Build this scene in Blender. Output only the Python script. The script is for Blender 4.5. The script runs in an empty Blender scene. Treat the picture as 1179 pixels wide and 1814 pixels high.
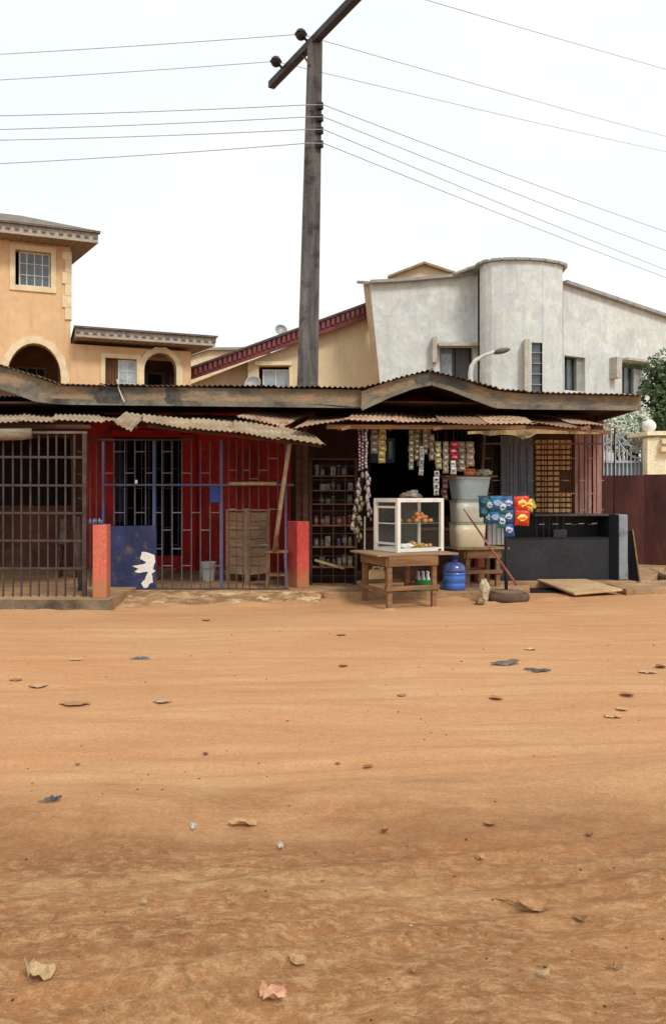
import bpy, math, random
from mathutils import Vector, Matrix, noise, geometry
R = math.radians
random.seed(11)
scn = bpy.context.scene
COL = scn.collection
# ------------------------------------------------------------------ camera, sky, sun, exposure
F, CX, HY, CH = 1400.0, 589.5, 880.0, 1.5      # focal length / centre / horizon in photo pixels, eye height
cam = bpy.data.objects.new('camera', bpy.data.cameras.new('camera'))
COL.objects.link(cam)
cam.location = (0, 0, CH); cam.rotation_euler = (R(90), 0, 0)
cam.data.sensor_fit = 'HORIZONTAL'; cam.data.sensor_width = 36
cam.data.lens = 36 * F / 1179; cam.data.shift_y = -(907 - HY) / 1179
cam.data.clip_start = .05; cam.data.clip_end = 3000
scn.camera = cam
SUN_EL, SUN_AZ = 47, 150                        # azimuth clockwise from +Y (view direction)
w = bpy.data.worlds.new('World'); scn.world = w; w.use_nodes = True
nt = w.node_tree; nt.nodes.clear()
out = nt.nodes.new('ShaderNodeOutputWorld'); bg = nt.nodes.new('ShaderNodeBackground')
sky = nt.nodes.new('ShaderNodeTexSky'); sky.sky_type = 'NISHITA'; sky.sun_disc = False
sky.sun_elevation = R(SUN_EL); sky.sun_rotation = R(SUN_AZ); sky.dust_density = 3
tc = nt.nodes.new('ShaderNodeTexCoord'); mp = nt.nodes.new('ShaderNodeMapping'); mp.inputs['Scale'].default_value = (1, 1, 2.2)
nz = nt.nodes.new('ShaderNodeTexNoise'); nz.inputs['Scale'].default_value = 2.1; nz.inputs['Detail'].default_value = 5
cr = nt.nodes.new('ShaderNodeValToRGB')
cr.color_ramp.elements[0].position = .34; cr.color_ramp.elements[0].color = (.90, .955, .955, 1)
cr.color_ramp.elements[1].position = .6; cr.color_ramp.elements[1].color = (.995, 1, .97, 1)
vm = nt.nodes.new('ShaderNodeVectorMath'); vm.operation = 'SCALE'; vm.inputs['Scale'].default_value = 10.7
mx = nt.nodes.new('ShaderNodeMix'); mx.data_type = 'RGBA'; mx.inputs['Factor'].default_value = .9
L = nt.links.new
L(tc.outputs['Generated'], mp.inputs['Vector']); L(mp.outputs['Vector'], nz.inputs['Vector']); L(nz.outputs['Fac'], cr.inputs['Fac'])
L(cr.outputs['Color'], vm.inputs[0]); L(sky.outputs['Color'], mx.inputs['A']); L(vm.outputs['Vector'], mx.inputs['B'])
L(mx.outputs['Result'], bg.inputs['Color']); bg.inputs['Strength'].default_value = .1
L(bg.outputs['Background'], out.inputs['Surface'])
sl = bpy.data.lights.new('sun', 'SUN'); sl.energy = 2.1; sl.angle = R(14); sl.color = (1, .95, .87)
so = bpy.data.objects.new('sun', sl); COL.objects.link(so)
sd = Vector((math.sin(R(SUN_AZ)) * math.cos(R(SUN_EL)), math.cos(R(SUN_AZ)) * math.cos(R(SUN_EL)), math.sin(R(SUN_EL))))
so.rotation_euler = sd.to_track_quat('Z', 'Y').to_euler(); so.location = sd * 60
scn.view_settings.view_transform = 'Standard'; scn.view_settings.look = 'None'
scn.view_settings.exposure = 0.08; scn.view_settings.gamma = 1
scn.cycles.max_bounces = 6; scn.cycles.transparent_max_bounces = 12

# ------------------------------------------------------------------ helpers
def P(px, py, Y): return Vector(((px - CX) / F * Y, Y, CH + (HY - py) / F * Y))
def X(px, Y): return (px - CX) / F * Y
def Z(py, Y): return CH + (HY - py) / F * Y
def lin(c):
    return tuple((v / 255 / 12.92) if v / 255 <= .04045 else ((v / 255 + .055) / 1.055) ** 2.4 for v in c)
class Plane:      # vertical plane through pixel column px0 at depth Y0 running along direction deg (0 = +X)
    def __init__(s, px0, Y0, deg):
        s.o = Vector((X(px0, Y0), Y0)); s.d = Vector((math.cos(R(deg)), math.sin(R(deg)))); s.n = Vector((s.d.y, -s.d.x))
    def uv(s, px, py, w=0):
        r = (px - CX) / F; o = s.o + s.n * w
        # t*(r,1) = o + u*d
        det = r * (-s.d.y) + s.d.x
        t = (o.x * (-s.d.y) + s.d.x * o.y) / det
        u = (Vector((t * r, t)) - o).dot(s.d)
        return (u, CH + (HY - py) / F * t)
    def pt(s, u, v, w=0):
        q = s.o + s.d * u + s.n * w
        return Vector((q.x, q.y, v))
    def at(s, px, py, w=0): return s.pt(*s.uv(px, py, w), w)
class MB:
    def __init__(s): s.v = []; s.f = []; s.m = []; s.cur = 0
    def add(s, vs, fs):
        n = len(s.v); s.v += [Vector(p) for p in vs]; s.f += [tuple(i + n for i in f) for f in fs]; s.m += [s.cur] * len(fs); return s
    def poly(s, pts): return s.add(pts, [tuple(range(len(pts)))])
    def box(s, x0, y0, z0, x1, y1, z1, M=None):
        vs = [Vector(p) for p in ((x0,y0,z0),(x1,y0,z0),(x1,y1,z0),(x0,y1,z0),(x0,y0,z1),(x1,y0,z1),(x1,y1,z1),(x0,y1,z1))]
        if M: vs = [M @ p for p in vs]
        return s.add(vs, [(0,3,2,1),(4,5,6,7),(0,1,5,4),(1,2,6,5),(2,3,7,6),(3,0,4,7)])
    def pb(s, px0, py0, px1, py1, Y, d):           # box whose front face covers this photo rectangle at depth Y
        return s.box(X(px0, Y), Y, Z(py1, Y), X(px1, Y), Y + d, Z(py0, Y))
    def prism(s, pts, ext):
        n = len(pts); pts = [Vector(p) for p in pts]; e = Vector(ext)
        tri = geometry.tessellate_polygon([pts])
        vs = pts + [p + e for p in pts]
        return s.add(vs, [tuple(t) for t in tri] + [tuple(i + n for i in reversed(t)) for t in tri] + [(i, (i + 1) % n, (i + 1) % n + n, i + n) for i in range(n)])
    def bar(s, p, q, w, h=None, up=(0,0,1)):
        p = Vector(p); q = Vector(q); h = h or w; d = (q - p).normalized(); up = Vector(up)
        if abs(d.dot(up)) > .97: up = Vector((0, 1, 0))
        a = d.cross(up).normalized() * w / 2; b = a.cross(d).normalized() * h / 2
        vs = [p-a-b, p+a-b, p+a+b, p-a+b, q-a-b, q+a-b, q+a+b, q-a+b]
        return s.add(vs, [(0,3,2,1),(4,5,6,7),(0,1,5,4),(1,2,6,5),(2,3,7,6),(3,0,4,7)])
    def tube(s, pts, r, n=8):
        pts = [Vector(p) for p in pts]; rs = r if isinstance(r, (list, tuple)) else [r] * len(pts)
        vs = []; fs = []; ref = None
        for i, p in enumerate(pts):
            d = (pts[min(i + 1, len(pts) - 1)] - pts[max(i - 1, 0)]).normalized()
            if ref is None: ref = Vector((0, 0, 1)) if abs(d.z) < .9 else Vector((1, 0, 0))
            a = d.cross(ref).normalized(); b = a.cross(d).normalized(); ref = b if abs(b.dot(ref)) > .1 else ref
            for k in range(n):
                t = 2 * math.pi * k / n; vs.append(p + (a * math.cos(t) + b * math.sin(t)) * rs[i])
        for i in range(len(pts) - 1):
            for k in range(n):
                fs.append((i*n+k, i*n+(k+1) % n, (i+1)*n+(k+1) % n, (i+1)*n+k))
        fs += [tuple(reversed(range(n))), tuple(range((len(pts)-1)*n, len(pts)*n))]
        return s.add(vs, fs)
    def lathe(s, prof, c=(0,0,0), n=20, sq=0, sx=1, sy=1):   # profile of (r, z); sq > 0 squares the section
        c = Vector(c); vs = []; fs = []
        for r, z in prof:
            for k in range(n):
                t = 2 * math.pi * (k + .5) / n; ca, sa = math.cos(t), math.sin(t)
                if sq:
                    m = (abs(ca) ** sq + abs(sa) ** sq) ** (-1 / sq); ca *= m; sa *= m
                vs.append(c + Vector((r * ca * sx, r * sa * sy, z)))
        m = len(prof)
        for i in range(m - 1):
            for k in range(n): fs.append((i*n+k, i*n+(k+1) % n, (i+1)*n+(k+1) % n, (i+1)*n+k))
        fs += [tuple(reversed(range(n))), tuple(range((m-1)*n, m*n))]
        return s.add(vs, fs)
    def blob(s, c, rx, ry, rz, amp=.15, nu=10, nv=7, seed=0, sc=2.0):
        c = Vector(c); vs = [c + Vector((0, 0, -rz))]; fs = []
        for j in range(1, nv):
            a = -math.pi / 2 + math.pi * j / nv
            for i in range(nu):
                t = 2 * math.pi * i / nu; d = Vector((math.cos(a) * math.cos(t), math.cos(a) * math.sin(t), math.sin(a)))
                k = 1 + amp * noise.noise(d * sc + Vector((seed * 7.3, seed, 0))) * 2
                vs.append(c + Vector((d.x * rx * k, d.y * ry * k, d.z * rz * k)))
        vs.append(c + Vector((0, 0, rz))); top = len(vs) - 1
        for i in range(nu): fs.append((0, 1 + (i + 1) % nu, 1 + i))
        for j in range(nv - 2):
            for i in range(nu):
                a = 1 + j * nu; fs.append((a + i, a + (i + 1) % nu, a + nu + (i + 1) % nu, a + nu + i))
        a = 1 + (nv - 2) * nu
        for i in range(nu): fs.append((a + i, a + (i + 1) % nu, top))
        return s.add(vs, fs)
    def corr(s, a, b, c, d, pitch=.078, amp=.011, nv=5, warp=0, seed=0):   # corrugated sheet, a-b rear edge, d-c front edge
        a, b, c, d = map(Vector, (a, b, c, d)); wdt = ((b - a).length + (c - d).length) / 2
        waves = max(2, wdt / pitch); nu = int(waves * 6); vs = []; fs = []
        nrm = (b - a).cross(d - a).normalized()
        if nrm.z < 0: nrm.negate()
        for j in range(nv + 1):
            v = j / nv
            for i in range(nu + 1):
                u = i / nu; p = (a.lerp(b, u)).lerp(d.lerp(c, u), v)
                k = amp * math.sin(u * waves * 2 * math.pi)
                if warp: k += warp * noise.noise(Vector((u * wdt * 1.3, v * 2.2, seed * 5.1)))
                vs.append(p + nrm * k)
        for j in range(nv):
            for i in range(nu): q = j * (nu + 1) + i; fs.append((q, q + 1, q + nu + 2, q + nu + 1))
        return s.add(vs, fs)
    def panel(s, fr, outer, holes, w0, w1):        # wall slab with holes; fr.pt(u, v, w)
        loops = [outer] + list(holes); flat = [p for l in loops for p in l]
        tri = geometry.tessellate_polygon([[Vector((p[0], p[1], 0)) for p in l] for l in loops])
        n = len(flat); vs = [fr.pt(p[0], p[1], w0) for p in flat] + [fr.pt(p[0], p[1], w1) for p in flat]
        fs = [tuple(t) for t in tri] + [tuple(i + n for i in reversed(t)) for t in tri]
        k = 0
        for l in loops:
            m = len(l)
            for i in range(m): fs.append((k + i, k + (i + 1) % m, k + (i + 1) % m + n, k + i + n))
            k += m
        return s.add(vs, fs)
    def build(s, name, mat, parent=None, bev=0, smooth=False, solid=0, local=False, base=None, rz=0):
        me = bpy.data.meshes.new(name); vs = s.v
        o = bpy.data.objects.new(name, me); COL.objects.link(o)
        if parent is not None:
            o.parent = parent
            if not local:
                m = Matrix(); q = parent
                while q: m = Matrix.LocRotScale(q.location, q.rotation_euler, q.scale) @ m; q = q.parent
                mi = m.inverted(); vs = [mi @ p for p in vs]
        elif not local:
            if base is None:
                xs = [p.x for p in vs]; ys = [p.y for p in vs]
                base = ((min(xs) + max(xs)) / 2, (min(ys) + max(ys)) / 2, min(p.z for p in vs))
            base = Vector(base); o.location = base; vs = [p - base for p in vs]
        else:
            o.location = base or (0, 0, 0); o.rotation_euler = (0, 0, rz)
        me.from_pydata([tuple(p) for p in vs], [], s.f)
        for mm in (mat if isinstance(mat, (list, tuple)) else [mat]): me.materials.append(mm)
        for i, p in enumerate(me.polygons): p.material_index = s.m[i]; p.use_smooth = smooth
        me.update()
        import bmesh
        b = bmesh.new(); b.from_mesh(me); bmesh.ops.recalc_face_normals(b, faces=b.faces); b.to_mesh(me); b.free()
        if solid:
            q = o.modifiers.new('solid', 'SOLIDIFY'); q.thickness = solid
        if bev:
            q = o.modifiers.new('bevel', 'BEVEL'); q.width = bev; q.segments = 2; q.limit_method = 'ANGLE'; q.angle_limit = R(40)
        return o
def tag(o, label=None, cat=None, group=None, kind=None):
    if label: o['label'] = label
    if cat: o['category'] = cat
    if group: o['group'] = group
    if kind: o['kind'] = kind
    return o
def thing(name, loc, label, cat, group=None, rz=0):
    o = bpy.data.objects.new(name, None); COL.objects.link(o); o.location = loc; o.rotation_euler = (0, 0, R(rz)); o.empty_display_size = .2
    return tag(o, label, cat, group)
def kids(o): return [c for c in list(COL.objects) if c.parent == o]
def dup(o, loc=None, rz=None, label=None, group=None, parent=None):
    c = o.copy(); COL.objects.link(c); c.parent = parent
    if loc is not None: c.location = loc
    if rz is not None: c.rotation_euler = (0, 0, rz)
    if label: c['label'] = label
    if group: c['group'] = group
    for k in kids(o): dup(k, parent=c)
    return c

# ------------------------------------------------------------------ materials
MATS = {}
def mudsplash(m, c=(168,120,80), top=.22):
    t = m.node_tree; N = t.nodes; K = t.links.new; b = N['Principled BSDF']; src = b.inputs['Base Color'].links[0].from_socket
    tc = N.new('ShaderNodeTexCoord'); sp = N.new('ShaderNodeSeparateXYZ'); K(tc.outputs['Object'], sp.inputs[0])
    nn = N.new('ShaderNodeTexNoise'); nn.inputs['Scale'].default_value = 14; nn.inputs['Detail'].default_value = 8; nn.inputs['Roughness'].default_value = .8; K(tc.outputs['Object'], nn.inputs['Vector'])
    a = N.new('ShaderNodeMath'); a.operation = 'MULTIPLY_ADD'; K(nn.outputs['Fac'], a.inputs[0]); a.inputs[1].default_value = -.55; K(sp.outputs['Z'], a.inputs[2])
    r = N.new('ShaderNodeMapRange'); r.inputs['From Min'].default_value = top - .36; r.inputs['From Max'].default_value = top - .16; r.inputs['To Min'].default_value = .8; r.inputs['To Max'].default_value = 0; K(a.outputs[0], r.inputs['Value'])
    x = N.new('ShaderNodeMix'); x.data_type = 'RGBA'; K(r.outputs[0], x.inputs['Factor']); K(src, x.inputs['A']); x.inputs['B'].default_value = (*lin(c), 1); K(x.outputs['Result'], b.inputs['Base Color'])
def mat(name, c1, c2=None, sc=3.0, rough=.85, bump=.15, st=(1,1,1), metal=0, c3=None, lo=.35, hi=.65, fine=.25, dirt=None, dlo=.55, dhi=.75, dsc=1.5, dst=(1,1,1), bsc=None, spec=.3, bdist=.02, alpha=1):
    """noise-mixed two-colour surface with fine grain, optional stain colour and bump"""
    if name in MATS: return MATS[name]
    m = bpy.data.materials.new(name); MATS[name] = m; m.use_nodes = True; t = m.node_tree; N = t.nodes; K = t.links.new
    b = N['Principled BSDF']; tc = N.new('ShaderNodeTexCoord'); oi = N.new('ShaderNodeObjectInfo')
    ad = N.new('ShaderNodeVectorMath'); ad.operation = 'ADD'; ml = N.new('ShaderNodeMath'); ml.operation = 'MULTIPLY'; ml.inputs[1].default_value = 23
    K(oi.outputs['Random'], ml.inputs[0]); K(tc.outputs['Object'], ad.inputs[0]); K(ml.outputs[0], ad.inputs[1])
    mp = N.new('ShaderNodeMapping'); mp.inputs['Scale'].default_value = st; K(ad.outputs[0], mp.inputs['Vector'])
    n1 = N.new('ShaderNodeTexNoise'); n1.inputs['Scale'].default_value = sc; n1.inputs['Detail'].default_value = 6; n1.inputs['Roughness'].default_value = .6
    K(mp.outputs[0], n1.inputs['Vector'])
    r = N.new('ShaderNodeValToRGB'); e = r.color_ramp.elements
    c2 = c2 or tuple(v * .8 for v in c1)
    e[0].position = lo; e[0].color = (*lin(c1), 1); e[1].position = hi; e[1].color = (*lin(c2), 1)
    if c3: q = e.new((lo + hi) / 2); q.color = (*lin(c3), 1)
    K(n1.outputs['Fac'], r.inputs['Fac'])
    n2 = N.new('ShaderNodeTexNoise'); n2.inputs['Scale'].default_value = bsc or sc * 12; n2.inputs['Detail'].default_value = 4; K(mp.outputs[0], n2.inputs['Vector'])
    mr = N.new('ShaderNodeMapRange'); mr.inputs['From Min'].default_value = .3; mr.inputs['From Max'].default_value = .7
    mr.inputs['To Min'].default_value = 1 - fine; mr.inputs['To Max'].default_value = 1 + fine * .6; K(n2.outputs['Fac'], mr.inputs['Value'])
    mu = N.new('ShaderNodeVectorMath'); mu.operation = 'SCALE'; K(r.outputs['Color'], mu.inputs[0]); K(mr.outputs[0], mu.inputs['Scale'])
    col = mu.outputs[0]
    if dirt:
        n3 = N.new('ShaderNodeTexNoise'); n3.inputs['Scale'].default_value = dsc; n3.inputs['Detail'].default_value = 7; n3.inputs['Roughness'].default_value = .7
        m4 = N.new('ShaderNodeMapping'); m4.inputs['Scale'].default_value = dst; K(ad.outputs[0], m4.inputs['Vector']); K(m4.outputs[0], n3.inputs['Vector'])
        m3 = N.new('ShaderNodeMapRange'); m3.inputs['From Min'].default_value = dlo; m3.inputs['From Max'].default_value = dhi; K(n3.outputs['Fac'], m3.inputs['Value'])
        mm = N.new('ShaderNodeMix'); mm.data_type = 'RGBA'; K(m3.outputs[0], mm.inputs['Factor']); K(col, mm.inputs['A']); mm.inputs['B'].default_value = (*lin(dirt), 1)
        col = mm.outputs['Result']
    K(col, b.inputs['Base Color'])
    b.inputs['Roughness'].default_value = rough; b.inputs['Metallic'].default_value = metal; b.inputs['Specular IOR Level'].default_value = spec
    b.inputs['Alpha'].default_value = alpha
    if bump:
        bp = N.new('ShaderNodeBump'); bp.inputs['Strength'].default_value = bump; bp.inputs['Distance'].default_value = bdist
        K(n2.outputs['Fac'], bp.inputs['Height']); K(bp.outputs[0], b.inputs['Normal'])
    return m
def glass(name, c, alpha, rough=.08):
    m = mat(name, c, c, bump=0, fine=0, rough=rough, spec=.6, alpha=alpha); return m

M_orange = mat('ochre_render', (224,188,146), (214,176,132), sc=.8, bump=.06, fine=.08, bsc=4, dirt=(200,160,118), dlo=.5, dhi=.8, dsc=2.2, dst=(1.6,1.6,.22))
M_creamstone = mat('cream_stone_trim', (232,214,180), (214,194,156), sc=4, bump=.3, fine=.12)
M_eave = mat('eave_boards', (186,176,164), (158,148,138), sc=4, st=(1,1,6))
M_rooftile = mat('roof_sheet_brown', (134,124,114), (106,98,92), sc=3)
M_eavedark = mat('soffit_board', (150,132,112), (122,106,92), sc=3, st=(1,8,1))
M_white = mat('white_frame', (215,215,212), (195,195,192), bump=.05)
M_pane = mat('window_pane', (92,102,106), (62,70,74), sc=1.5, rough=.12, spec=.8, bump=0)
M_panelight = mat('window_pane_sky', (170,184,190), (120,134,142), sc=1.5, rough=.1, spec=.8, bump=0)
M_darkin = mat('dark_interior', (36,30,26), (22,18,16), bump=0)  # near-black colour stands in for unlit rooms and the drain hole
M_shutter = mat('wood_shutter', (112,78,56), (84,58,42), sc=4, st=(6,6,.6))
M_cream = mat('cream_render', (214,196,162), (204,186,152), sc=1.2, bump=.05, fine=.06, dirt=(182,162,128), dlo=.52, dhi=.8, dsc=2, dst=(1.5,1.5,.25))
M_peach = mat('peach_render', (228,208,176), (216,194,160), sc=1.2)
M_maroonroof = mat('maroon_fascia', (124,62,62), (96,44,48), sc=5, rough=.5)
M_maroonlight = mat('maroon_tile_lip', (132,76,74), (108,58,58), sc=5, rough=.5)
M_coping = mat('coping_grey', (164,164,160), (140,140,138), sc=4)
M_creamedge = mat('cream_edge', (196,176,146), (176,156,128), sc=3)
def stone():
    m = mat('grey_stone_cladding', (210,216,217), (197,203,206), sc=2.2, bump=.2, fine=.10, bsc=9, c3=(204,207,200), dirt=(176,180,184), dlo=.5, dhi=.8, dsc=2.4, dst=(1.5,1.5,.2))
    t = m.node_tree; N = t.nodes; K = t.links.new; b = N['Principled BSDF']
    src = b.inputs['Base Color'].links[0].from_socket
    vo = N.new('ShaderNodeTexVoronoi'); vo.inputs['Scale'].default_value = 3.4; vo.distance = 'CHEBYCHEV'
    tc = N.new('ShaderNodeTexCoord'); K(tc.outputs['Object'], vo.inputs['Vector'])
    mr = N.new('ShaderNodeMapRange'); mr.inputs['To Min'].default_value = .93; mr.inputs['To Max'].default_value = 1.06
    sp = N.new('ShaderNodeSeparateColor'); K(vo.outputs['Color'], sp.inputs[0]); K(sp.outputs[0], mr.inputs['Value'])
    mu = N.new('ShaderNodeVectorMath'); mu.operation = 'SCALE'; K(src, mu.inputs[0]); K(mr.outputs[0], mu.inputs['Scale']); K(mu.outputs[0], b.inputs['Base Color'])
    return m
M_stone = stone()
M_concrete = mat('weathered_concrete', (140,122,100), (106,92,76), sc=4, bump=.6, dirt=(60,54,48), dlo=.5, dhi=.7, dsc=3)
M_paveceme = mat('dusty_cement', (188,150,112), (150,120,92), sc=2.2, bump=.4, dirt=(122,92,66), dlo=.5, dhi=.75, dsc=1.3)
M_pole = mat('weathered_pole', (118,114,110), (78,76,74), sc=2.5, st=(3,3,.35), bump=.5, dirt=(44,42,42), dlo=.5, dhi=.68, dsc=2)
M_arm = mat('dark_crossarm', (62,60,66), (44,42,48), sc=4, rough=.6)
M_insul = mat('insulator_brown', (44,38,38), (30,26,28), rough=.35, bump=0)
M_wire = mat('cable_grey', (186,190,198), (168,172,180), bump=0, rough=.6)
M_fascia = mat('fascia_board', (170,138,104), (128,110,90), sc=1.6, st=(1,1,2.5), bump=.3, c3=(150,128,102), dirt=(92,94,88), dlo=.46, dhi=.64, dsc=1.6, dst=(1,1,2))
M_tar = mat('tar_patch', (60,60,62), (98,92,82), sc=9, lo=.42, hi=.66)
M_roofcorr = mat('old_roof_sheet', (122,98,78), (82,66,56), sc=2.4, bump=.2, dirt=(54,46,42), dlo=.5, dhi=.7, dsc=3)
M_corr = mat('weathered_zinc', (176,156,130), (142,120,98), sc=2.5, bump=.15, rough=.75, dirt=(104,76,58), dlo=.52, dhi=.72, dsc=2.2)
M_corrpale = mat('pale_zinc', (178,160,130), (138,118,94), sc=3, bump=.15, rough=.75, dirt=(116,88,64), dlo=.5, dhi=.72, dsc=4)
M_rust = mat('rusty_zinc', (172,132,104), (148,108,84), sc=3, bump=.2, c3=(186,156,130), dirt=(116,80,62), dlo=.52, dhi=.7, dsc=3)
M_red = mat('red_paint_wall', (196,52,46), (150,38,36), sc=1.5, bump=.15, dirt=(92,36,34), dlo=.5, dhi=.7, dsc=1.6, dst=(1,1,.5))
M_brownwall = mat('brown_dirty_wall', (98,66,52), (70,44,36), sc=1.2, bump=.2, dirt=(122,92,68), dlo=.52, dhi=.7, dsc=.8)
M_coral = mat('coral_post_paint', (206,112,92), (194,94,78), sc=3, bump=.15, dirt=(160,96,74), dlo=.52, dhi=.72, dsc=6, dst=(1,1,.6))
M_redpost = mat('red_post_paint', (202,84,76), (186,68,62), sc=3, bump=.15, dirt=(150,66,56), dlo=.52, dhi=.72, dsc=6, dst=(1,1,.6))
mudsplash(M_coral); mudsplash(M_redpost)
M_iron = mat('dark_iron', (58,50,50), (46,38,38), sc=6, rough=.6)
M_ironmar = mat('brown_iron', (84,70,66), (60,48,46), sc=6, rough=.6)
M_blueiron = mat('blue_painted_iron', (72,84,128), (74,76,96), sc=3, rough=.5, dirt=(98,90,90), dlo=.55, dhi=.7, dsc=5)
M_bluesheet = mat('blue_sheet_metal', (52,62,104), (42,48,78), sc=3, rough=.55, bump=.15, dirt=(98,86,82), dlo=.54, dhi=.68, dsc=5)
M_paper = mat('torn_paper', (240,238,232), (226,222,214), sc=8, bump=.1)
M_wood = mat('raw_wood', (148,112,80), (116,84,58), sc=3, st=(1,1,7), bump=.3)
M_woodtop = mat('worn_table_top', (166,140,110), (134,108,80), sc=3, st=(1,6,1), bump=.3, dirt=(98,74,54), dlo=.55, dhi=.75, dsc=3)
M_wooddark = mat('dark_wood', (84,56,40), (58,38,28), sc=4, st=(1,1,4), bump=.25)
M_crate = mat('pale_crate_wood', (198,166,134), (166,134,104), sc=5, st=(1,1,6), bump=.3)
M_bamboo = mat('dry_pole_wood', (176,156,124), (136,114,88), sc=6, st=(4,4,.6), bump=.3)
M_bucket = mat('white_plastic', (206,208,206), (196,198,196), fine=.04, bump=0, rough=.4)
M_alu = mat('white_aluminium', (226,222,212), (212,206,196), sc=3, bump=0, fine=.03, rough=.45, dirt=(160,142,120), dlo=.58, dhi=.75, dsc=5)
M_glass = glass('case_glass', (120,130,126), .035)
M_bun = mat('fried_bun', (214,146,82), (180,106,52), sc=12, bump=.3, rough=.6)
M_snack = mat('pale_fried_snack', (218,182,108), (184,140,76), sc=14, bump=.3, rough=.6)
M_bluebot = mat('blue_water_bottle', (60,108,188), (50,94,172), sc=3, fine=.04, rough=.2, bump=0, spec=.7)
M_bluecap = mat('dark_blue_neck', (36,52,112), (30,42,92), rough=.3, bump=0)
M_green = mat('green_crate_plastic', (24,134,80), (18,112,64), rough=.5, bump=0)
M_clearbot = mat('bottle_pale', (226,228,232), (186,192,202), sc=20, rough=.2, bump=0)
M_keg = mat('cream_plastic', (238,214,164), (224,196,144), sc=3, fine=.06, rough=.55, bump=0)
M_tubtop = mat('frosted_plastic_blue', (178,192,198), (160,176,182), sc=3, rough=.3, bump=0, fine=.04, alpha=.9)
M_tubmid = mat('frosted_plastic_white', (200,202,190), (182,184,172), sc=3, rough=.3, bump=0, fine=.04, alpha=.9)
M_tublow = mat('frosted_plastic_beige', (214,202,174), (196,184,156), sc=3, rough=.3, bump=0, fine=.04, alpha=.9)
M_tubband = mat('green_contents', (140,156,134), (124,140,118), sc=3, rough=.4, bump=0, fine=.05)
M_tyre = mat('tyre_rubber', (104,80,66), (84,62,50), sc=6, rough=.85)
M_black = mat('black_paint', (26,26,30), (36,36,42), sc=2, rough=.55, bump=.08)
M_blackpanel = mat('charcoal_panel', (36,38,44), (48,50,56), sc=1.8, rough=.5, bump=.08, dirt=(36,36,40), dlo=.5, dhi=.7)
M_greyend = mat('lit_end_grey', (140,150,156), (118,128,136), sc=3, rough=.6, bump=.1, dirt=(78,82,84), dlo=.55, dhi=.75, dsc=3)  # lit face of the end pillar, light put into the grey
M_slatedoor = mat('slate_blue_door', (118,132,150), (94,106,124), sc=3, st=(6,1,.5), rough=.6)
M_screen = mat('sandy_block', (212,168,116), (180,134,86), sc=4, bump=.3)
M_rosewood = mat('faded_maroon_sheet', (178,136,126), (140,100,94), sc=2, st=(6,1,.6), bump=.15)
M_gatemar = mat('maroon_gate_sheet', (92,50,46), (44,24,24), sc=.9, st=(1.2,1.2,.3), rough=.5, bump=.05, lo=.36, hi=.64)
M_gategrey = mat('silver_grey_gate', (172,180,188), (146,154,164), sc=4, rough=.5)
M_yellow = mat('pale_yellow_wall', (242,234,204), (230,218,182), sc=2, bump=.15)
M_globe = mat('frosted_globe', (232,232,226), (220,220,214), bump=0, rough=.3)
M_dish = mat('dish_grey', (176,178,176), (150,152,150), rough=.5, bump=0)
M_lampgrey = mat('lamp_arm_grey', (206,206,198), (184,184,178), rough=.5, bump=0)
M_lamphead = mat('lamp_head_dark', (108,104,94), (84,80,72), rough=.5, bump=0)
M_pinkpole = mat('pink_wrapped_pole', (170,112,100), (124,72,64), sc=9, st=(1,1,.6), bump=.1)
M_bark = mat('bark', (92,78,64), (66,54,44), sc=6, bump=.5)
def leafmat(n, c1, c2):
    m = mat(n, c1, c2, sc=1.2, bump=0, rough=.6, fine=.4, lo=.3, hi=.7); return m
M_leaf = leafmat('leaf_green', (96,116,76), (64,84,52))
M_leafpale = leafmat('leaf_pale', (214,220,204), (178,190,168))  # overexposure of the foliage put into the leaf colour
M_plast = {}
def plastic(c, c2=None):
    k = 'wrapper_%d_%d_%d' % tuple(c)
    return mat(k, c, c2 or tuple(v * .7 for v in c), sc=30, rough=.35, bump=.2, fine=.5, lo=.42, hi=.58, bsc=60)

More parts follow.
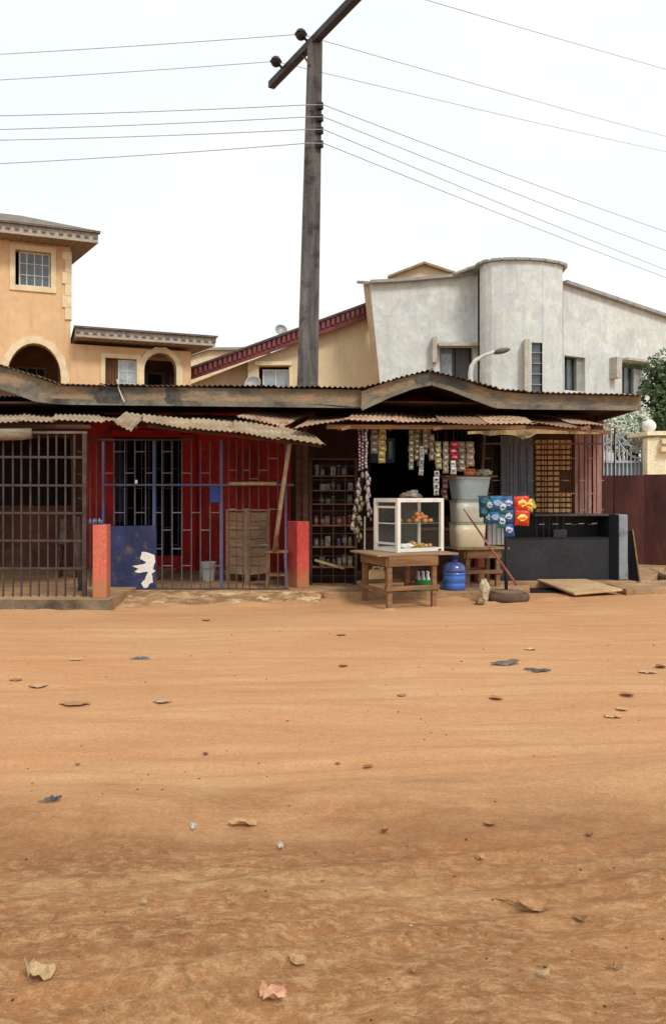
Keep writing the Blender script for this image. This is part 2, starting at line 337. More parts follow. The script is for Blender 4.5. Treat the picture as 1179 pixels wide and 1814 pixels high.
# ------------------------------------------------------------------ ground
TRACKS = [(8.9, .08, .01, .1), (7.4, .02, -.02, .11), (6.6, .10, -.02, .1), (5.9, .10, -.02, .09), (5.3, -.02, .03, .09), (4.75, .14, -.03, .09), (4.45, .16, -.03, .07), (3.3, .24, .0, .05), (3.12, .24, 0, .05), (2.72, .28, 0, .045), (2.55, .28, 0, .045), (2.95, .2, .03, .04)]
MOUNDS = [(.744, 10.49, .07, .03), (1.365, 10.72, .07, .03), (.455, 11.28, .08, .03), (2.49, 11.35, .42, .035), (2.16, 11.1, .16, .03)]
def gh(x, y):
    n = noise.noise
    if y > 60 or abs(x) > 60: return 0
    k = max(0, min(1, (10.9 - y) / 1.2)) if y > 9.7 else 1
    h = .035 * n(Vector((x * .35 + y * .1, y * .9, 1))) + .02 * n(Vector((x * .5 - y * .55, y * 1.6 + x * .3, 5)))
    if y < 8:
        h += .007 * n(Vector((x * 1.2 - y * .5, y * 3.2, 9))) + .004 * n(Vector((x * 4, y * 7, 3)))
    for c0_, sl_, cv, wd_ in TRACKS:
        q = (y - c0_ - sl_ * x - cv * x * x) / wd_
        if abs(q) < 3: h += -.011 * math.exp(-q * q) + .006 * math.exp(-(abs(q) - 1.6) ** 2 * 3)
    if y < 4.4: h += min(1, 4.4 - y) * (.014 * abs(n(Vector((x * 2.2 - y * 9, y * 3.4 + x * .8, 12)))) + .006 * n(Vector((x * 9 - y * 4, y * 12 + x * 2, 14))) + .010 * n(Vector((x * 4 - y * 2, y * 7 + x, 2))) + .004 * n(Vector((x * 22, y * 26, 7))))
    h += .07 * math.exp(-((y - 3.95 - .12 * x) / .28) ** 2) * (.5 + n(Vector((x * .8, 0, 4)))) - .03 * math.exp(-((y - 3.3 - .1 * x) / .4) ** 2)
    h *= k
    m_ = 0; e = 10.28 if x < -2.88 else (10.55 + (x + 2.88) * .2 if x < -.25 else 11.42)
    if x < 3.4 and y < e + .1: m_ = (.028 + .05 * max(0, n(Vector((x * 3.1, y * 3, 8))))) * math.exp(-((e - y) / .2) ** 2)
    for mx_, my_, mr_, mh_ in MOUNDS:
        q = math.hypot(x - mx_, y - my_)
        if q < mr_ * 3: m_ = max(m_, mh_ * math.exp(-(q / mr_) ** 2) * (1 + n(Vector((x * 9, y * 9, 2)))))
    return h + m_
def coords(lo, hi, st, far0, far1):
    a = []; v = lo
    while v <= hi: a.append(v); v += st
    d = st
    v = hi
    while v < far1: d *= 1.45; v += d; a.append(min(v, far1))
    d = st; v = lo; b = []
    while v > far0: d *= 1.45; v -= d; b.append(max(v, far0))
    return b[::-1] + a
xs = coords(-4.8, 4.8, .035, -300, 300); ys = coords(1.9, 11.6, .03, -60, 900)
g = MB(); nx = len(xs)
g.v = [Vector((x, y, gh(x, y))) for y in ys for x in xs]
g.f = [(j * nx + i, j * nx + i + 1, (j + 1) * nx + i + 1, (j + 1) * nx + i) for j in range(len(ys) - 1) for i in range(nx - 1)]
g.m = [0] * len(g.f)
def groundmat():
    m = bpy.data.materials.new('laterite_ground'); m.use_nodes = True; t = m.node_tree; N = t.nodes; K = t.links.new; b = N['Principled BSDF']
    tc = N.new('ShaderNodeTexCoord')
    wn = N.new('ShaderNodeTexNoise'); wn.inputs['Scale'].default_value = .42; wn.inputs['Detail'].default_value = 2; K(tc.outputs['Object'], wn.inputs['Vector'])
    ws = N.new('ShaderNodeVectorMath'); ws.operation = 'SUBTRACT'; K(wn.outputs['Color'], ws.inputs[0]); ws.inputs[1].default_value = (.5, .5, .5)
    wm_ = N.new('ShaderNodeVectorMath'); wm_.operation = 'MULTIPLY'; K(ws.outputs[0], wm_.inputs[0]); wm_.inputs[1].default_value = (.3, .8, 0)
    wa = N.new('ShaderNodeVectorMath'); wa.operation = 'ADD'; K(tc.outputs['Object'], wa.inputs[0]); K(wm_.outputs[0], wa.inputs[1])
    def nz(sx, sy, sc, rot=0, det=6, ro=.6, dist=0):
        mp = N.new('ShaderNodeMapping'); mp.inputs['Scale'].default_value = (sx, sy, 1); mp.inputs['Rotation'].default_value = (0, 0, R(rot))
        K(wa.outputs[0], mp.inputs['Vector'])
        n = N.new('ShaderNodeTexNoise'); n.inputs['Scale'].default_value = sc; n.inputs['Detail'].default_value = det; n.inputs['Roughness'].default_value = ro; n.inputs['Distortion'].default_value = dist
        K(mp.outputs[0], n.inputs['Vector']); return n.outputs['Fac']
    def mr(v, a, b_, c=0, d=1):
        q = N.new('ShaderNodeMapRange'); q.inputs['From Min'].default_value = a; q.inputs['From Max'].default_value = b_; q.inputs['To Min'].default_value = c; q.inputs['To Max'].default_value = d
        K(v, q.inputs['Value']); return q.outputs[0]
    def mixc(f, a, b_):
        q = N.new('ShaderNodeMix'); q.data_type = 'RGBA'; K(f, q.inputs['Factor'])
        for s, v in (('A', a), ('B', b_)):
            if isinstance(v, tuple): q.inputs[s].default_value = (*lin(v), 1)
            else: K(v, q.inputs[s])
        return q.outputs['Result']
    def math_(op, a, b_):
        q = N.new('ShaderNodeMath'); q.operation = op
        for i, v in enumerate((a, b_)):
            if isinstance(v, (int, float)): q.inputs[i].default_value = v
            else: K(v, q.inputs[i])
        return q.outputs[0]
    # sandy far half, redder rougher soil near the camera
    sand = mixc(mr(nz(.5, 1.2, .7, 6, dist=.3), .34, .66), (198,154,114), (189,141,100))
    sand = mixc(mr(nz(.35, 3.0, 1.7, -4, dist=.3, det=9, ro=.7), .48, .72, 0, .6), sand, (210,168,128))
    sand = mixc(mr(nz(.4, 3.6, 2.1, 5, dist=.3, det=9, ro=.7), .5, .72, 0, .55), sand, (178,124,84))
    sand = mixc(mr(nz(1, 1.6, 14, 0, det=8, ro=.75), .5, .72, 0, .35), sand, (172,120,80))
    near = mixc(mr(nz(.8, 1.6, 1.1, -16, dist=.3, det=7), .34, .66), (170,122,82), (142,100,65))
    near = mixc(mr(nz(.5, 1.2, .9, -18, dist=.3), .45, .62, 0, .5), near, (136,94,61))
    near = mixc(mr(nz(.6, 2.0, 2.6, -15, dist=.3, det=10, ro=.8), .48, .66, 0, .6), near, (182,138,98))
    near = mixc(mr(nz(1, 1.7, 13, -14, dist=.5, det=9, ro=.8), .48, .58, 0, .75), near, (192,153,113))
    near = mixc(mr(nz(1, 1.4, 16, 20, dist=.4, det=9, ro=.78), .5, .66, 0, .65), near, (112,76,48))
    band = math_('MULTIPLY', mr(nz(.16, 1.7, 1.7, -14, dist=.2, det=4), .46, .62), mr(nz(1, 1.3, 7, -14, det=9, ro=.8), .4, .6)); near = mixc(math_('MULTIPLY', band, .75), near, (196,158,116))
    band2 = mr(nz(.16, 1.9, 1.9, -13, dist=.2, det=5, ro=.65), .54, .68, 0, .5); near = mixc(band2, near, (128,88,58))
    sp = N.new('ShaderNodeSeparateXYZ'); K(tc.outputs['Object'], sp.inputs[0])
    wob = math_('MULTIPLY', math_('SUBTRACT', nz(.4, 1.1, 1.1, -15, det=9, ro=.62), .5), 2.2)
    yy = math_('ADD', math_('ADD', sp.outputs['Y'], math_('MULTIPLY', sp.outputs['X'], -.1)), wob)
    f = mr(yy, 4.15, 3.35)
    col = mixc(f, sand, near)
    damp = mr(math_('ADD', math_('ABSOLUTE', math_('SUBTRACT', yy, 3.5), 0), math_('MULTIPLY', nz(.5, .9, 1.3, 20), 1.0)), 1.0, .45, 0, .6); col = mixc(damp, col, (142,98,66))
    red = mr(nz(.6, .9, .6, 10), .5, .7, 0, .35); col = mixc(red, col, (194,132,88))
    gr = math_('MULTIPLY', mr(nz(1, 1, 170, det=2), .3, .7, .86, 1.1), mr(nz(1, 1, 48, det=6, ro=.8), .34, .66, .9, 1.18))
    mu = N.new('ShaderNodeVectorMath'); mu.operation = 'SCALE'; K(col, mu.inputs[0]); K(gr, mu.inputs['Scale']); K(mu.outputs[0], b.inputs['Base Color'])
    b.inputs['Roughness'].default_value = .95; b.inputs['Specular IOR Level'].default_value = .1
    h = math_('ADD', math_('MULTIPLY', nz(.7, 2.4, 2.6, -14, dist=.3, det=10, ro=.68), .5), math_('ADD', math_('MULTIPLY', nz(1, 1.2, 14, det=9, ro=.75), .5), math_('MULTIPLY', nz(1, 1, 55, det=5, ro=.8), .3)))
    bp = N.new('ShaderNodeBump'); bp.inputs['Strength'].default_value = .7; bp.inputs['Distance'].default_value = .05; K(h, bp.inputs['Height']); K(bp.outputs[0], b.inputs['Normal'])
    return m
M_ground = groundmat()
tag(g.build('ground', M_ground, smooth=True, base=(0, 0, 0)), kind='structure')

# pavement: concrete porch slabs, ramp and drain
S1, S2 = .16, .12
m = MB()
m.box(-9, 10.3, -.1, X(193, 10.3), 17.9, S1)
tag(m.build('left_pavement', M_paveceme), kind='structure')
m = MB()
m.box(-9, 10.285, -.12, X(196, 10.285) , 10.3, S1 - .004)
tag(m.build('kerb', M_concrete), kind='structure')
m = MB()
xl = X(193, 10.3) + .003
m.prism([(xl, 11.62, -.1), (X(560, 11.5), 11.55, -.1), (X(575, 11.4), 11.4, -.1), (X(870, 11.5), 11.5, -.1), (X(890, 12.2), 12.2, -.1), (X(938, 12.3), 12.3, -.1), (X(938, 12.9), 12.9, -.1), (X(1150, 12.9), 12.9, -.1), (X(1180, 16), 16, -.1), (X(1150, 18), 18, -.1), (xl, 18, -.1)], (0, 0, .1 + S2))
tag(m.build('pavement', M_paveceme, bev=.01), kind='structure')
# ramp of broken cement in front of the blue gate
m = MB(); n = 60; k = 12; x0, x1 = X(196, 10.6), X(566, 11)
for j in range(k + 1):
    for i in range(n + 1):
        v = j / k; u = i / n; y = 11.64 - v * (1.25 - .62 * u) ; x = x0 + (x1 - x0) * u + (1 - v) * .02
        m.v.append(Vector((x, y + .05 * noise.noise(Vector((u * 9, 0, v * 3))), S2 * (1 - v) - .012 * v + .012 * noise.noise(Vector((u * 14, v * 4, 2))) - .001)))
m.f = [(j * (n + 1) + i, j * (n + 1) + i + 1, (j + 1) * (n + 1) + i + 1, (j + 1) * (n + 1) + i) for j in range(k) for i in range(n)]; m.m = [0] * len(m.f)
M_ramp = mat('broken_cement_ramp', (196,158,116), (148,112,80), sc=3.4, bump=.5, lo=.42, hi=.56, dirt=(214,188,148), dlo=.55, dhi=.62, dsc=5)
tag(m.build('ramp', M_ramp, smooth=True, solid=.05), kind='structure')
# drain with concrete cover slabs at the right
m = MB(); m.prism([P(940, 1046, 12.2) + Vector((0, 0, .0)), ] and [(X(938,12.3), 12.3, 0), (X(1000,12.3), 12.3, 0), (X(1000,12.9), 12.9, 0), (X(938,12.9), 12.9, 0)], (0, 0, .012))
tag(m.build('drain', M_darkin), kind='structure')
m = MB(); m.prism([(X(952,12.9), 12.95, .115), (X(1040,12.9), 13.0, .115), (X(1105,12.0), 12.05, .06), (X(1012,11.9), 11.75, .03)], (0, 0, .035))
tag(m.build('drain_cover_slab', mat('pale_slab', (206,174,134), (184,150,112), sc=2.5, bump=.3), bev=.008), 'flat pale concrete slab lying over the drain before the black counter', 'slab')
m = MB(); m.prism([(X(1105,12.1), 12.0, -.02), (X(1230,12.4), 12.4, -.02), (X(1230,14), 14.0, -.02), (X(1135,13), 13.0, -.02), (X(1072,12.9), 12.88, -.02)], (0, 0, .11))
tag(m.build('path', M_paveceme, bev=.01), kind='structure')
m = MB(); m.tube([P(1135,1008,16.2)+Vector((0,0,-.3)), Vector((X(1150,15.2),15.2,.07)), Vector((X(1172,14.2),14.2,.07)), Vector((X(1215,13.2),13.2,.05))], .06, 6)
tag(m.build('kerb_edge', M_concrete, bev=.01), kind='structure')

# ------------------------------------------------------------------ orange house, left background
PL = Plane(125, 24, 21)
def uvp(pl, pts, w=0): return [pl.uv(x, y, w) for x, y in pts]
def arch_pts(pl, xa, xb, ytop, ybot, ys, w=0, n=14):
    xc = (xa + xb) / 2; r = (xb - xa) / 2; pts = [(xa, ybot)]
    for k in range(n + 1):
        t = math.pi * (1 - k / n); pts.append((xc + r * math.cos(t), ys - (ys - ytop) * math.sin(t)))
    pts.append((xb, ybot)); return uvp(pl, pts, w)
H = thing('orange_house', (*PL.pt(0, 0)[:2], 0), 'ochre rendered house with square tower, stone trimmed arches and grey eaves', 'house')
tower_out = [(-9, 0), (0, 0), (0, PL.uv(125, 430)[1]), (-9, PL.uv(125, 430)[1])]
win1 = uvp(PL, [(27, 441), (90, 445), (88, 510), (28, 506)])
u0, u1 = win1[0][0], win1[1][0]; v0, v1 = win1[2][1], win1[0][1]
rect = lambda a, b, c, d: [(a, b), (c, b), (c, d), (a, d)]
arch1 = arch_pts(PL, 12, 108, 608, 720, 668)
m = MB(); m.panel(PL, tower_out, [rect(u0, v0, u1, v1), arch1], 0, -.35)
wall = m.build('tower_wall', M_orange, H)
m = MB(); m.panel(PL, [(-9, 0), (0, 0), (0, tower_out[2][1]), (-9, tower_out[2][1])], [], -4, -4.2)
m.panel(PL, [(-9, 4), (-.02, 4), (-.02, 4.1), (-9, 4.1)], [], -.36, -4)
m.prism([PL.pt(-.01, 0, -.36), PL.pt(-.01, 0, -4), PL.pt(-.01, tower_out[2][1], -4), PL.pt(-.01, tower_out[2][1], -.36)], PL.pt(-.2, 0, 0) - PL.pt(0, 0, 0))
m.build('rear_wall', M_orange, H)
m = MB(); ia = uvp(PL, [(35, 650), (80, 652), (80, 700), (35, 700)], -2.2)
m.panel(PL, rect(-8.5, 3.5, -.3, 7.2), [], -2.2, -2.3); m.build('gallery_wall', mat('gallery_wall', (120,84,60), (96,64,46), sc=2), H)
BACKED = []
def window(pl, u0, v0, u1, v1, w, parent, cols, rows, fw=.05, fm=None, pm=None, name='window'):
    a = MB(); fm = fm or M_white
    def bx(ua, va, ub, vb, wa, wb): a.panel(pl, rect(ua, va, ub, vb), [], wa, wb)
    bx(u0, v0, u0 + fw, v1, w, w - .05); bx(u1 - fw, v0, u1, v1, w, w - .05)
    bx(u0 + fw, v0, u1 - fw, v0 + fw, w, w - .05); bx(u0 + fw, v1 - fw, u1 - fw, v1, w, w - .05)
    for i in range(1, cols): q = u0 + (u1 - u0) * i / cols; bx(q - fw * .35, v0 + fw, q + fw * .35, v1 - fw, w - .005, w - .045)
    for j in range(1, rows):
        q = v0 + (v1 - v0) * j / rows; bx(u0 + fw, q - fw * .3, u1 - fw, q + fw * .3, w - .008, w - .042)
    f = a.build(name, fm, parent)
    b = MB(); b.panel(pl, rect(u0 + .01, v0 + .01, u1 - .01, v1 - .01), [], w - .03, w - .04); b.build('pane', pm or M_pane, f)
    if name == 'window': b = MB(); b.panel(pl, rect(u0 - .2, v0 - .05, u1 + .1, v1 + .2), [], w - .3, w - .32); b.build('dark_backing', M_darkin, parent)  # dark sheet behind the opening, room shade put into its colour
    return f
wu = .1
window(PL, u0 + wu, v0 + .02, u1 - .02, v1 - .02, -.12, H, 4, 3, .04)
def trim(pl, u0, v0, u1, v1, t, w, parent, name='window_trim', mt=None):
    a = MB(); a.panel(pl, rect(u0 - t, v0 - t, u1 + t, v1 + t), [rect(u0 + .002, v0 + .002, u1 - .002, v1 - .002)], w, -.05); return a.build(name, mt or M_creamstone, parent)
trim(PL, u0, v0, u1, v1, .15, .05, H)
def arch_trim(pl, xa, xb, ytop, ybot, ys, t, parent):
    a = MB(); inn = arch_pts(pl, xa, xb, ytop, ybot, ys); cu = (inn[0][0] + inn[-1][0]) / 2
    c = (cu, pl.uv((xa + xb) / 2, ys)[1]); o = []
    r0 = (inn[-1][0] - inn[0][0]) / 2; n = len(inn)
    for i, p in enumerate(inn):
        if i in (0, n - 1): o.append((p[0] + (t if i else -t), p[1])); continue
        d = Vector((p[0] - c[0], p[1] - c[1])); dd = d.normalized(); k = t * (1.15 if i % 2 else .95); o.append((p[0] + dd.x * k, p[1] + dd.y * k))
    for i in range(n - 1):
        g_ = .01; a.panel(pl, [inn[i], inn[i + 1], o[i + 1], o[i]], [], .06 + .008 * (i % 2), -.34)
    return a.build('arch_surround', M_creamstone, parent)
arch_trim(PL, 12, 108, 608, 720, 668, .2, H)
m = MB()                                        # quoins up the tower corner
z = PL.uv(125, 567)[1]; ztop = PL.uv(125, 447)[1]; k = 0
while z < ztop - .1:
    hh = .36; wd = .22 if k % 2 else .14; m.box(0, 0, 0, 1, 1, 1) if 0 else m.panel(PL, rect(-wd - .02, z + .01, .03, min(z + hh, ztop)), [], .05, -.2); z += hh; k += 1
m.build('quoins', M_creamstone, H)
window(PL, *[PL.uv(30, 650, -1.9)[0], 4.3, PL.uv(82, 650, -1.9)[0], PL.uv(60, 648, -1.9)[1]], -2.15, H, 3, 1, .06, mat('grey_window_frame', (120,112,104), (96,90,84)), M_darkin)
# tower roof: fascia with tile lip, soffit, hip
def eave(pl, ua, ub, vb, ov, h, depth, parent, hip=.35, rise=.9, left=True):
    # fascia ring (front + right), soffit and hip roof
    a = MB(); x0, x1 = ua, ub + ov; _pt = pl.pt
    class SK:                                   # right end of the eave drawn in towards the rear
        pass
    sk = SK(); sk.pt = lambda u, v, w=0: _pt(u - (max(0, ov - .05 - w) * .24 if u > (x0 + x1) / 2 else 0), v, w); pl_ = pl; pl = sk; pl.d = pl_.d
    a.panel(pl, rect(x0, vb, x1, vb + h), [], ov, ov - .05)
    a.prism([pl.pt(x1 - .03, vb, ov - .05), pl.pt(x1 - .03, vb, -depth), pl.pt(x1 - .03, vb + h, -depth), pl.pt(x1 - .03, vb + h, ov - .05)], pl.pt(.03, 0) - pl.pt(0, 0))
    if left: a.prism([pl.pt(x0, vb, ov - .05), pl.pt(x0, vb, -depth), pl.pt(x0, vb + h, -depth), pl.pt(x0, vb + h, ov - .05)], pl.pt(.03, 0) - pl.pt(0, 0))
    fa = a.build('fascia', M_eave, parent)
    a = MB(); u = x0
    while u < x1:                               # little ribs of the roofing sheet above the fascia
        a.panel(pl, rect(u, vb + h * .42, u + .12, vb + h + .05), [], ov + .04, ov - .02); u += .24
    a.panel(pl, rect(x0 - .05, vb + h, x1 + .06, vb + h + .05), [], ov + .09, ov - .1)
    a.build('roof_lip', M_rooftile, fa)
    a = MB(); a.prism([pl.pt(x0, vb + .01, ov - .05), pl.pt(x1 - .03, vb + .01, ov - .05), pl.pt(x1 - .03, vb + .01, -depth), pl.pt(x0, vb + .01, -depth)], (0, 0, .04))
    u = x0
    while u < x1 - .1: a.prism([pl.pt(u, vb - .012, ov - .06), pl.pt(u + .03, vb - .012, ov - .06), pl.pt(u + .03, vb - .012, -.0), pl.pt(u, vb - .012, -.0)], (0, 0, .02)); u += .22
    a.build('soffit', M_eavedark, parent)
    a = MB(); q = (x0 + x1) / 2 if left else x0
    b0, b1, b2, b3 = pl.pt(x0 - .06, vb + h + .04, ov + .1), pl.pt(x1 + .08, vb + h + .04, ov + .1), pl.pt(x1 + .08, vb + h + .04, -depth), pl.pt(x0 - .06, vb + h + .04, -depth)
    in1 = min(depth / 2, (x1 - x0) * .45); t1, t0 = pl.pt(x1 - in1, vb + h + rise, -depth / 2 + ov / 2), pl.pt(x0 + (in1 if left else 0), vb + h + rise, -depth / 2 + ov / 2)
    a.add([b0, b1, b2, b3, t0, t1], [(0, 1, 5, 4), (1, 2, 5), (2, 3, 4, 5), (3, 0, 4), (0, 3, 2, 1)])
    a.build('roof', M_rooftile, parent)
vb = PL.uv(125, 438)[1]
eave(PL, -9, 0, vb, .75, .28, 3.4, H, rise=.95)
# lower wing
UW = PL.uv(338, 600)[0]; vwing = PL.uv(250, 617)[1]
win2 = uvp(PL, [(186, 633), (242, 636), (242, 720), (186, 720)])
arch2 = arch_pts(PL, 255, 312, 625, 740, 655)
m = MB(); m.panel(PL, [(0.003, 0), (UW, 0), (UW, vwing), (0.003, vwing)], [rect(win2[0][0], win2[2][1], win2[1][0], win2[0][1]), arch2], 0, -.3)
m.prism([PL.pt(UW - .01, 0, -.31), PL.pt(UW - .01, 0, -4), PL.pt(UW - .01, vwing, -4), PL.pt(UW - .01, vwing, -.31)], PL.pt(-.2, 0) - PL.pt(0, 0))
m.build('wing_wall', M_orange, H)
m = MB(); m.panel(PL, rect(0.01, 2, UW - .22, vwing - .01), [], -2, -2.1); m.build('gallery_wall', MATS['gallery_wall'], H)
arch_trim(PL, 255, 312, 625, 740, 655, .17, H)
a0, a1 = win2[0][0], win2[1][0]; b0, b1 = win2[2][1], win2[0][1]
trim(PL, a0, b0, a1, b1, .13, .05, H)
um = a0 + (a1 - a0) * .42
m = MB()
for i in range(4): q = a0 + (um - a0) * i / 4; m.panel(PL, rect(q + .005, b0, q + (um - a0) / 4 - .005, b1 - .02), [], -.1 - .006 * (i % 2), -.14)
m.build('shutter', M_shutter, H)
window(PL, um, b0, a1 - .01, b1 - .03, -.08, H, 2, 4, .035, M_white, M_panelight)
window(PL, PL.uv(258, 660, -1.9)[0], 4.2, PL.uv(292, 660, -1.9)[0], PL.uv(275, 658, -1.9)[1], -1.95, H, 1, 1, .09, MATS['grey_window_frame'], M_darkin)
eave(PL, .12, UW, PL.uv(300, 613)[1] - .02, .65, .26, 3.0, H, rise=.12, left=True)

# ------------------------------------------------------------------ cream house with maroon gable, middle background
PC = Plane(560, 27, 0)
C_ = thing('cream_house', (X(520, 27), 27, 0), 'cream rendered house with sloping maroon tiled barge edge behind the electric pole', 'house')
wc = uvp(PC, [(458, 648), (512, 648), (512, 690), (458, 690)])
out = uvp(PC, [(439, 900), (700, 900), (700, 545), (650, 559), (439, 641)])
m = MB(); m.panel(PC, [(out[0][0], 0), (out[1][0], 0), out[2], out[3], out[4]], [rect(wc[0][0], wc[2][1], wc[1][0], wc[0][1])], 0, -.3)
m.build('wall', M_cream, C_)
m = MB(); o2 = uvp(PC, [(300, 900), (441, 900), (441, 640), (300, 695)], -.5); m.panel(PC, [(o2[0][0], 0), (o2[1][0], 0), o2[2], o2[3]], [], -.5, -.8)
m.box(X(439, 27), 27.3, 0, X(439, 27) + .2, 27.5, 6.1)
m.build('side_wall', M_cream, C_)
m = MB(); bp = [(300, 668), (340, 653), (650, 539), (700, 521), (700, 545), (650, 563), (340, 670), (300, 685)]
m.panel(PC, uvp(PC, [(300, 680), (340, 665), (650, 553), (700, 535), (700, 546), (650, 564), (340, 671), (300, 686)], .4), [], .4, .3); barge = m.build('barge_board', M_maroonroof, C_)
m = MB(); q0 = PC.uv(300, 680, .45); q1 = PC.uv(700, 535, .45); q2 = PC.uv(300, 667, .45)
m.panel(PC, uvp(PC, [(300, 668), (700, 522), (700, 535), (300, 680)], .36), [], .36, .3)
m.build('barge_tiles', M_maroonroof, barge)
m = MB(); n = 46; hgt = q2[1] - q0[1]
for i in range(n):
    t = i / n; u = q0[0] + (q1[0] - q0[0]) * t; v = q0[1] + (q1[1] - q0[1]) * t
    m.panel(PC, [(u, v), (u + .1, v + .04), (u + .1, v + .04 + hgt * .9), (u, v + hgt * .9)], [], .45, .37)
m.build('tile_lip', M_maroonlight, barge)
m = MB(); a = [PC.pt(*q, .5) for q in uvp(PC, [(300, 667), (700, 520)], .5)]
m.prism([a[0], a[1], a[1] + Vector((0, 6, 1)), a[0] + Vector((0, 6, 1))], (0, 0, .07)); m.build('roof', mat('dark_tile_edge', (96,84,82), (72,62,62)), C_)
window(PC, wc[0][0] + .12, wc[2][1], wc[1][0] - .02, wc[0][1] - .1, -.15, C_, 2, 1, .05, M_white, M_panelight)
m = MB(); m.panel(PC, rect(wc[0][0] - .12, wc[0][1] + .01, wc[1][0] + .1, wc[0][1] + .14), [], .12, -.02); m.panel(PC, rect(wc[1][0] + .002, wc[2][1], wc[1][0] + .13, wc[0][1] + .008), [], .05, -.02); m.build('window_trim', M_creamstone, C_)
def dish(loc, r, label, rz):
    t = thing('satellite_dish', loc, label, 'dish', rz=rz)
    a = MB(); a.lathe([(r, .0), (r * .98, .012), (r * .75, -r * .1), (r * .4, -r * .18), (.02, -r * .2), (.02, -r * .22), (r * .4, -r * .2), (r * .75, -r * .12)], n=22)
    rot = Matrix.Rotation(R(68), 3, 'X'); a.v = [rot @ p + Vector((0, 0, r * 1.3)) for p in a.v]; a.build('reflector', M_dish, t, smooth=True, local=True)
    a = MB(); a.tube([(0, .12, 0), (0, .12, r * 1.2), (0, .02, r * 1.3)], .02); a.tube([(0, -.03, r * .5), (0, -r * .9, r * 1.1)], .012); a.build('mount', M_lampgrey, t, local=True)
# ridge/eave for the dishes to stand on
dish((X(447, 19), 19, Z(699, 19)), .21, 'grey satellite dish just showing above the shop roof before the cream house', -15)
dish((X(498, 27.6), 27.6, Z(596, 27.6) - .05), .22, 'tiny pale dish on the ridge of the cream house roof', 20)
m = MB(); m.box(X(410, 18.4), 18.2, 0, X(480, 18.4), 19.5, Z(700, 19)); tag(m.build('dish_block', M_cream), 'low cream block behind the shop carrying the satellite dish', 'block')  # plain block under the satellite dish, carries no tank

# small peach building far behind
m = MB(); T = thing('peach_house', (X(380, 36), 36, 0), 'small peach building far back between the ochre and cream houses', 'house')
m.prism([P(325, 900, 36) * 1, P(470, 900, 36), P(470, 618, 36), P(370, 618, 36), P(325, 632, 36)], (0, 4, 0)); m.build('wall', M_peach, T)
m = MB(); m.prism([P(320, 630, 35.8), P(368, 615, 35.8), P(475, 614, 35.8), P(475, 618, 35.8), P(369, 619.5, 35.8), P(320, 635, 35.8)], (0, 4.4, 0)); m.build('roof', M_coping, T)

# ------------------------------------------------------------------ grey stone house, right background
G = thing('grey_stone_house', (X(850, 25), 25, 0), 'grey stone clad house with battered corner and curved tower', 'house')
PG = Plane(850, 25, 0)
gw1 = uvp(PG, [(779, 611), (837, 611), (837, 720), (779, 720)])
lo = uvp(PG, [(674, 690), (850, 690), (850, 487), (800, 492.5), (740, 498), (700, 501), (655, 503)])
bl = (lo[0][0] + .28, 0)
m = MB(); m.panel(PG, [bl, (lo[1][0], 0)] + lo[1:] + [lo[0]], [rect(gw1[0][0], gw1[2][1], gw1[1][0], gw1[0][1])], 0, -.4)
m.build('wall', M_stone, G)
m = MB()                                       # cream side return of the battered corner
ea = [PG.pt(*lo[0], -.02), PG.pt(*lo[-1], -.02)]
eb = [P(664, 684, 25.6), P(643, 503, 25.6)]
m.add([ea[0], ea[1], eb[1], eb[0], ea[0] + Vector((.3, .3, 0)), ea[1] + Vector((.3, .3, 0)), eb[1] + Vector((.3, 1, 0)), eb[0] + Vector((.3, 1, 0))], [(0, 1, 2, 3), (4, 7, 6, 5), (0, 4, 5, 1), (3, 2, 6, 7), (1, 5, 6, 2), (0, 3, 7, 4)])
m.build('corner_return', M_creamedge, G)
m = MB()                                       # coping along the left wing
tp = [P(643, 501, 25.6)] + [PG.pt(u, v, .1) for u, v in lo[2:][::-1]]
for i in range(len(tp) - 1): m.bar(tp[i] + Vector((0, .1, .04)), tp[i + 1] + Vector((.01, .1, .04)), .42, .09)
m.build('coping', M_coping, G)
prof = [(845, 25.02), (849, 24.4), (853, 24.1), (859, 23.87), (870, 23.7), (890, 23.6), (912, 23.57), (935, 23.6), (960, 23.7), (982, 23.9), (996, 24.15)]
plan = [Vector((X(px, y), y)) for px, y in prof]; zt = 8.55
inner = [p + Vector((.02, .3)) for p in plan]
# curved tower with a slit window: build in strips; the slit column is left open
m = MB()
def strip(a, b, z0, z1): m.prism([(a.x, a.y, z0), (b.x, b.y, z0), (b.x, b.y + .3, z0), (a.x, a.y + .3, z0)], (0, 0, z1 - z0))
for i in range(len(plan) - 1):
    a, b = plan[i], plan[i + 1]
    if prof[i][0] == 935:
        pa, pb_ = 941, 961; t0 = (pa - 935) / 25; t1 = (pb_ - 935) / 25; c, d = a.lerp(b, t0), a.lerp(b, t1)
        strip(a, c, 0, zt); strip(d, b, 0, zt); strip(c, d, Z(607, 23.7), zt); strip(c, d, 0, 3.5); slit = (c, d)
    else: strip(a, b, 0, zt)
m.build('tower_wall', M_stone, G)
m = MB()
for i in range(len(plan) - 1):
    a, b = plan[i], plan[i + 1]; m.bar((a.x, a.y + .08, zt + .04), (b.x, b.y + .08, zt + .04), .36, .07)
m.bar((plan[-1].x, plan[-1].y, zt + .02), (plan[-1].x + .1, plan[-1].y + 1.6, zt + .02), .3, .1)
m.bar(P(806, 487, 24.9), P(830, 478, 24.75), .34, .07); m.bar(P(830, 478, 24.75), P(849, 472.5, 24.5), .34, .07)
m.build('tower_coping', M_coping, G)
m = MB(); m.prism([P(806, 489, 24.93), P(830, 480, 24.93), P(847, 475, 24.93), P(847, 492, 24.93)], (0, .3, 0)); m.build('parapet_ramp', M_stone, G)
m = MB(); c, d = slit
m.box(c.x + .002, c.y + .2, 3.5, d.x, c.y + .24, Z(607, 23.7)); sw = m.build('slit_window', M_pane, G)
m = MB()
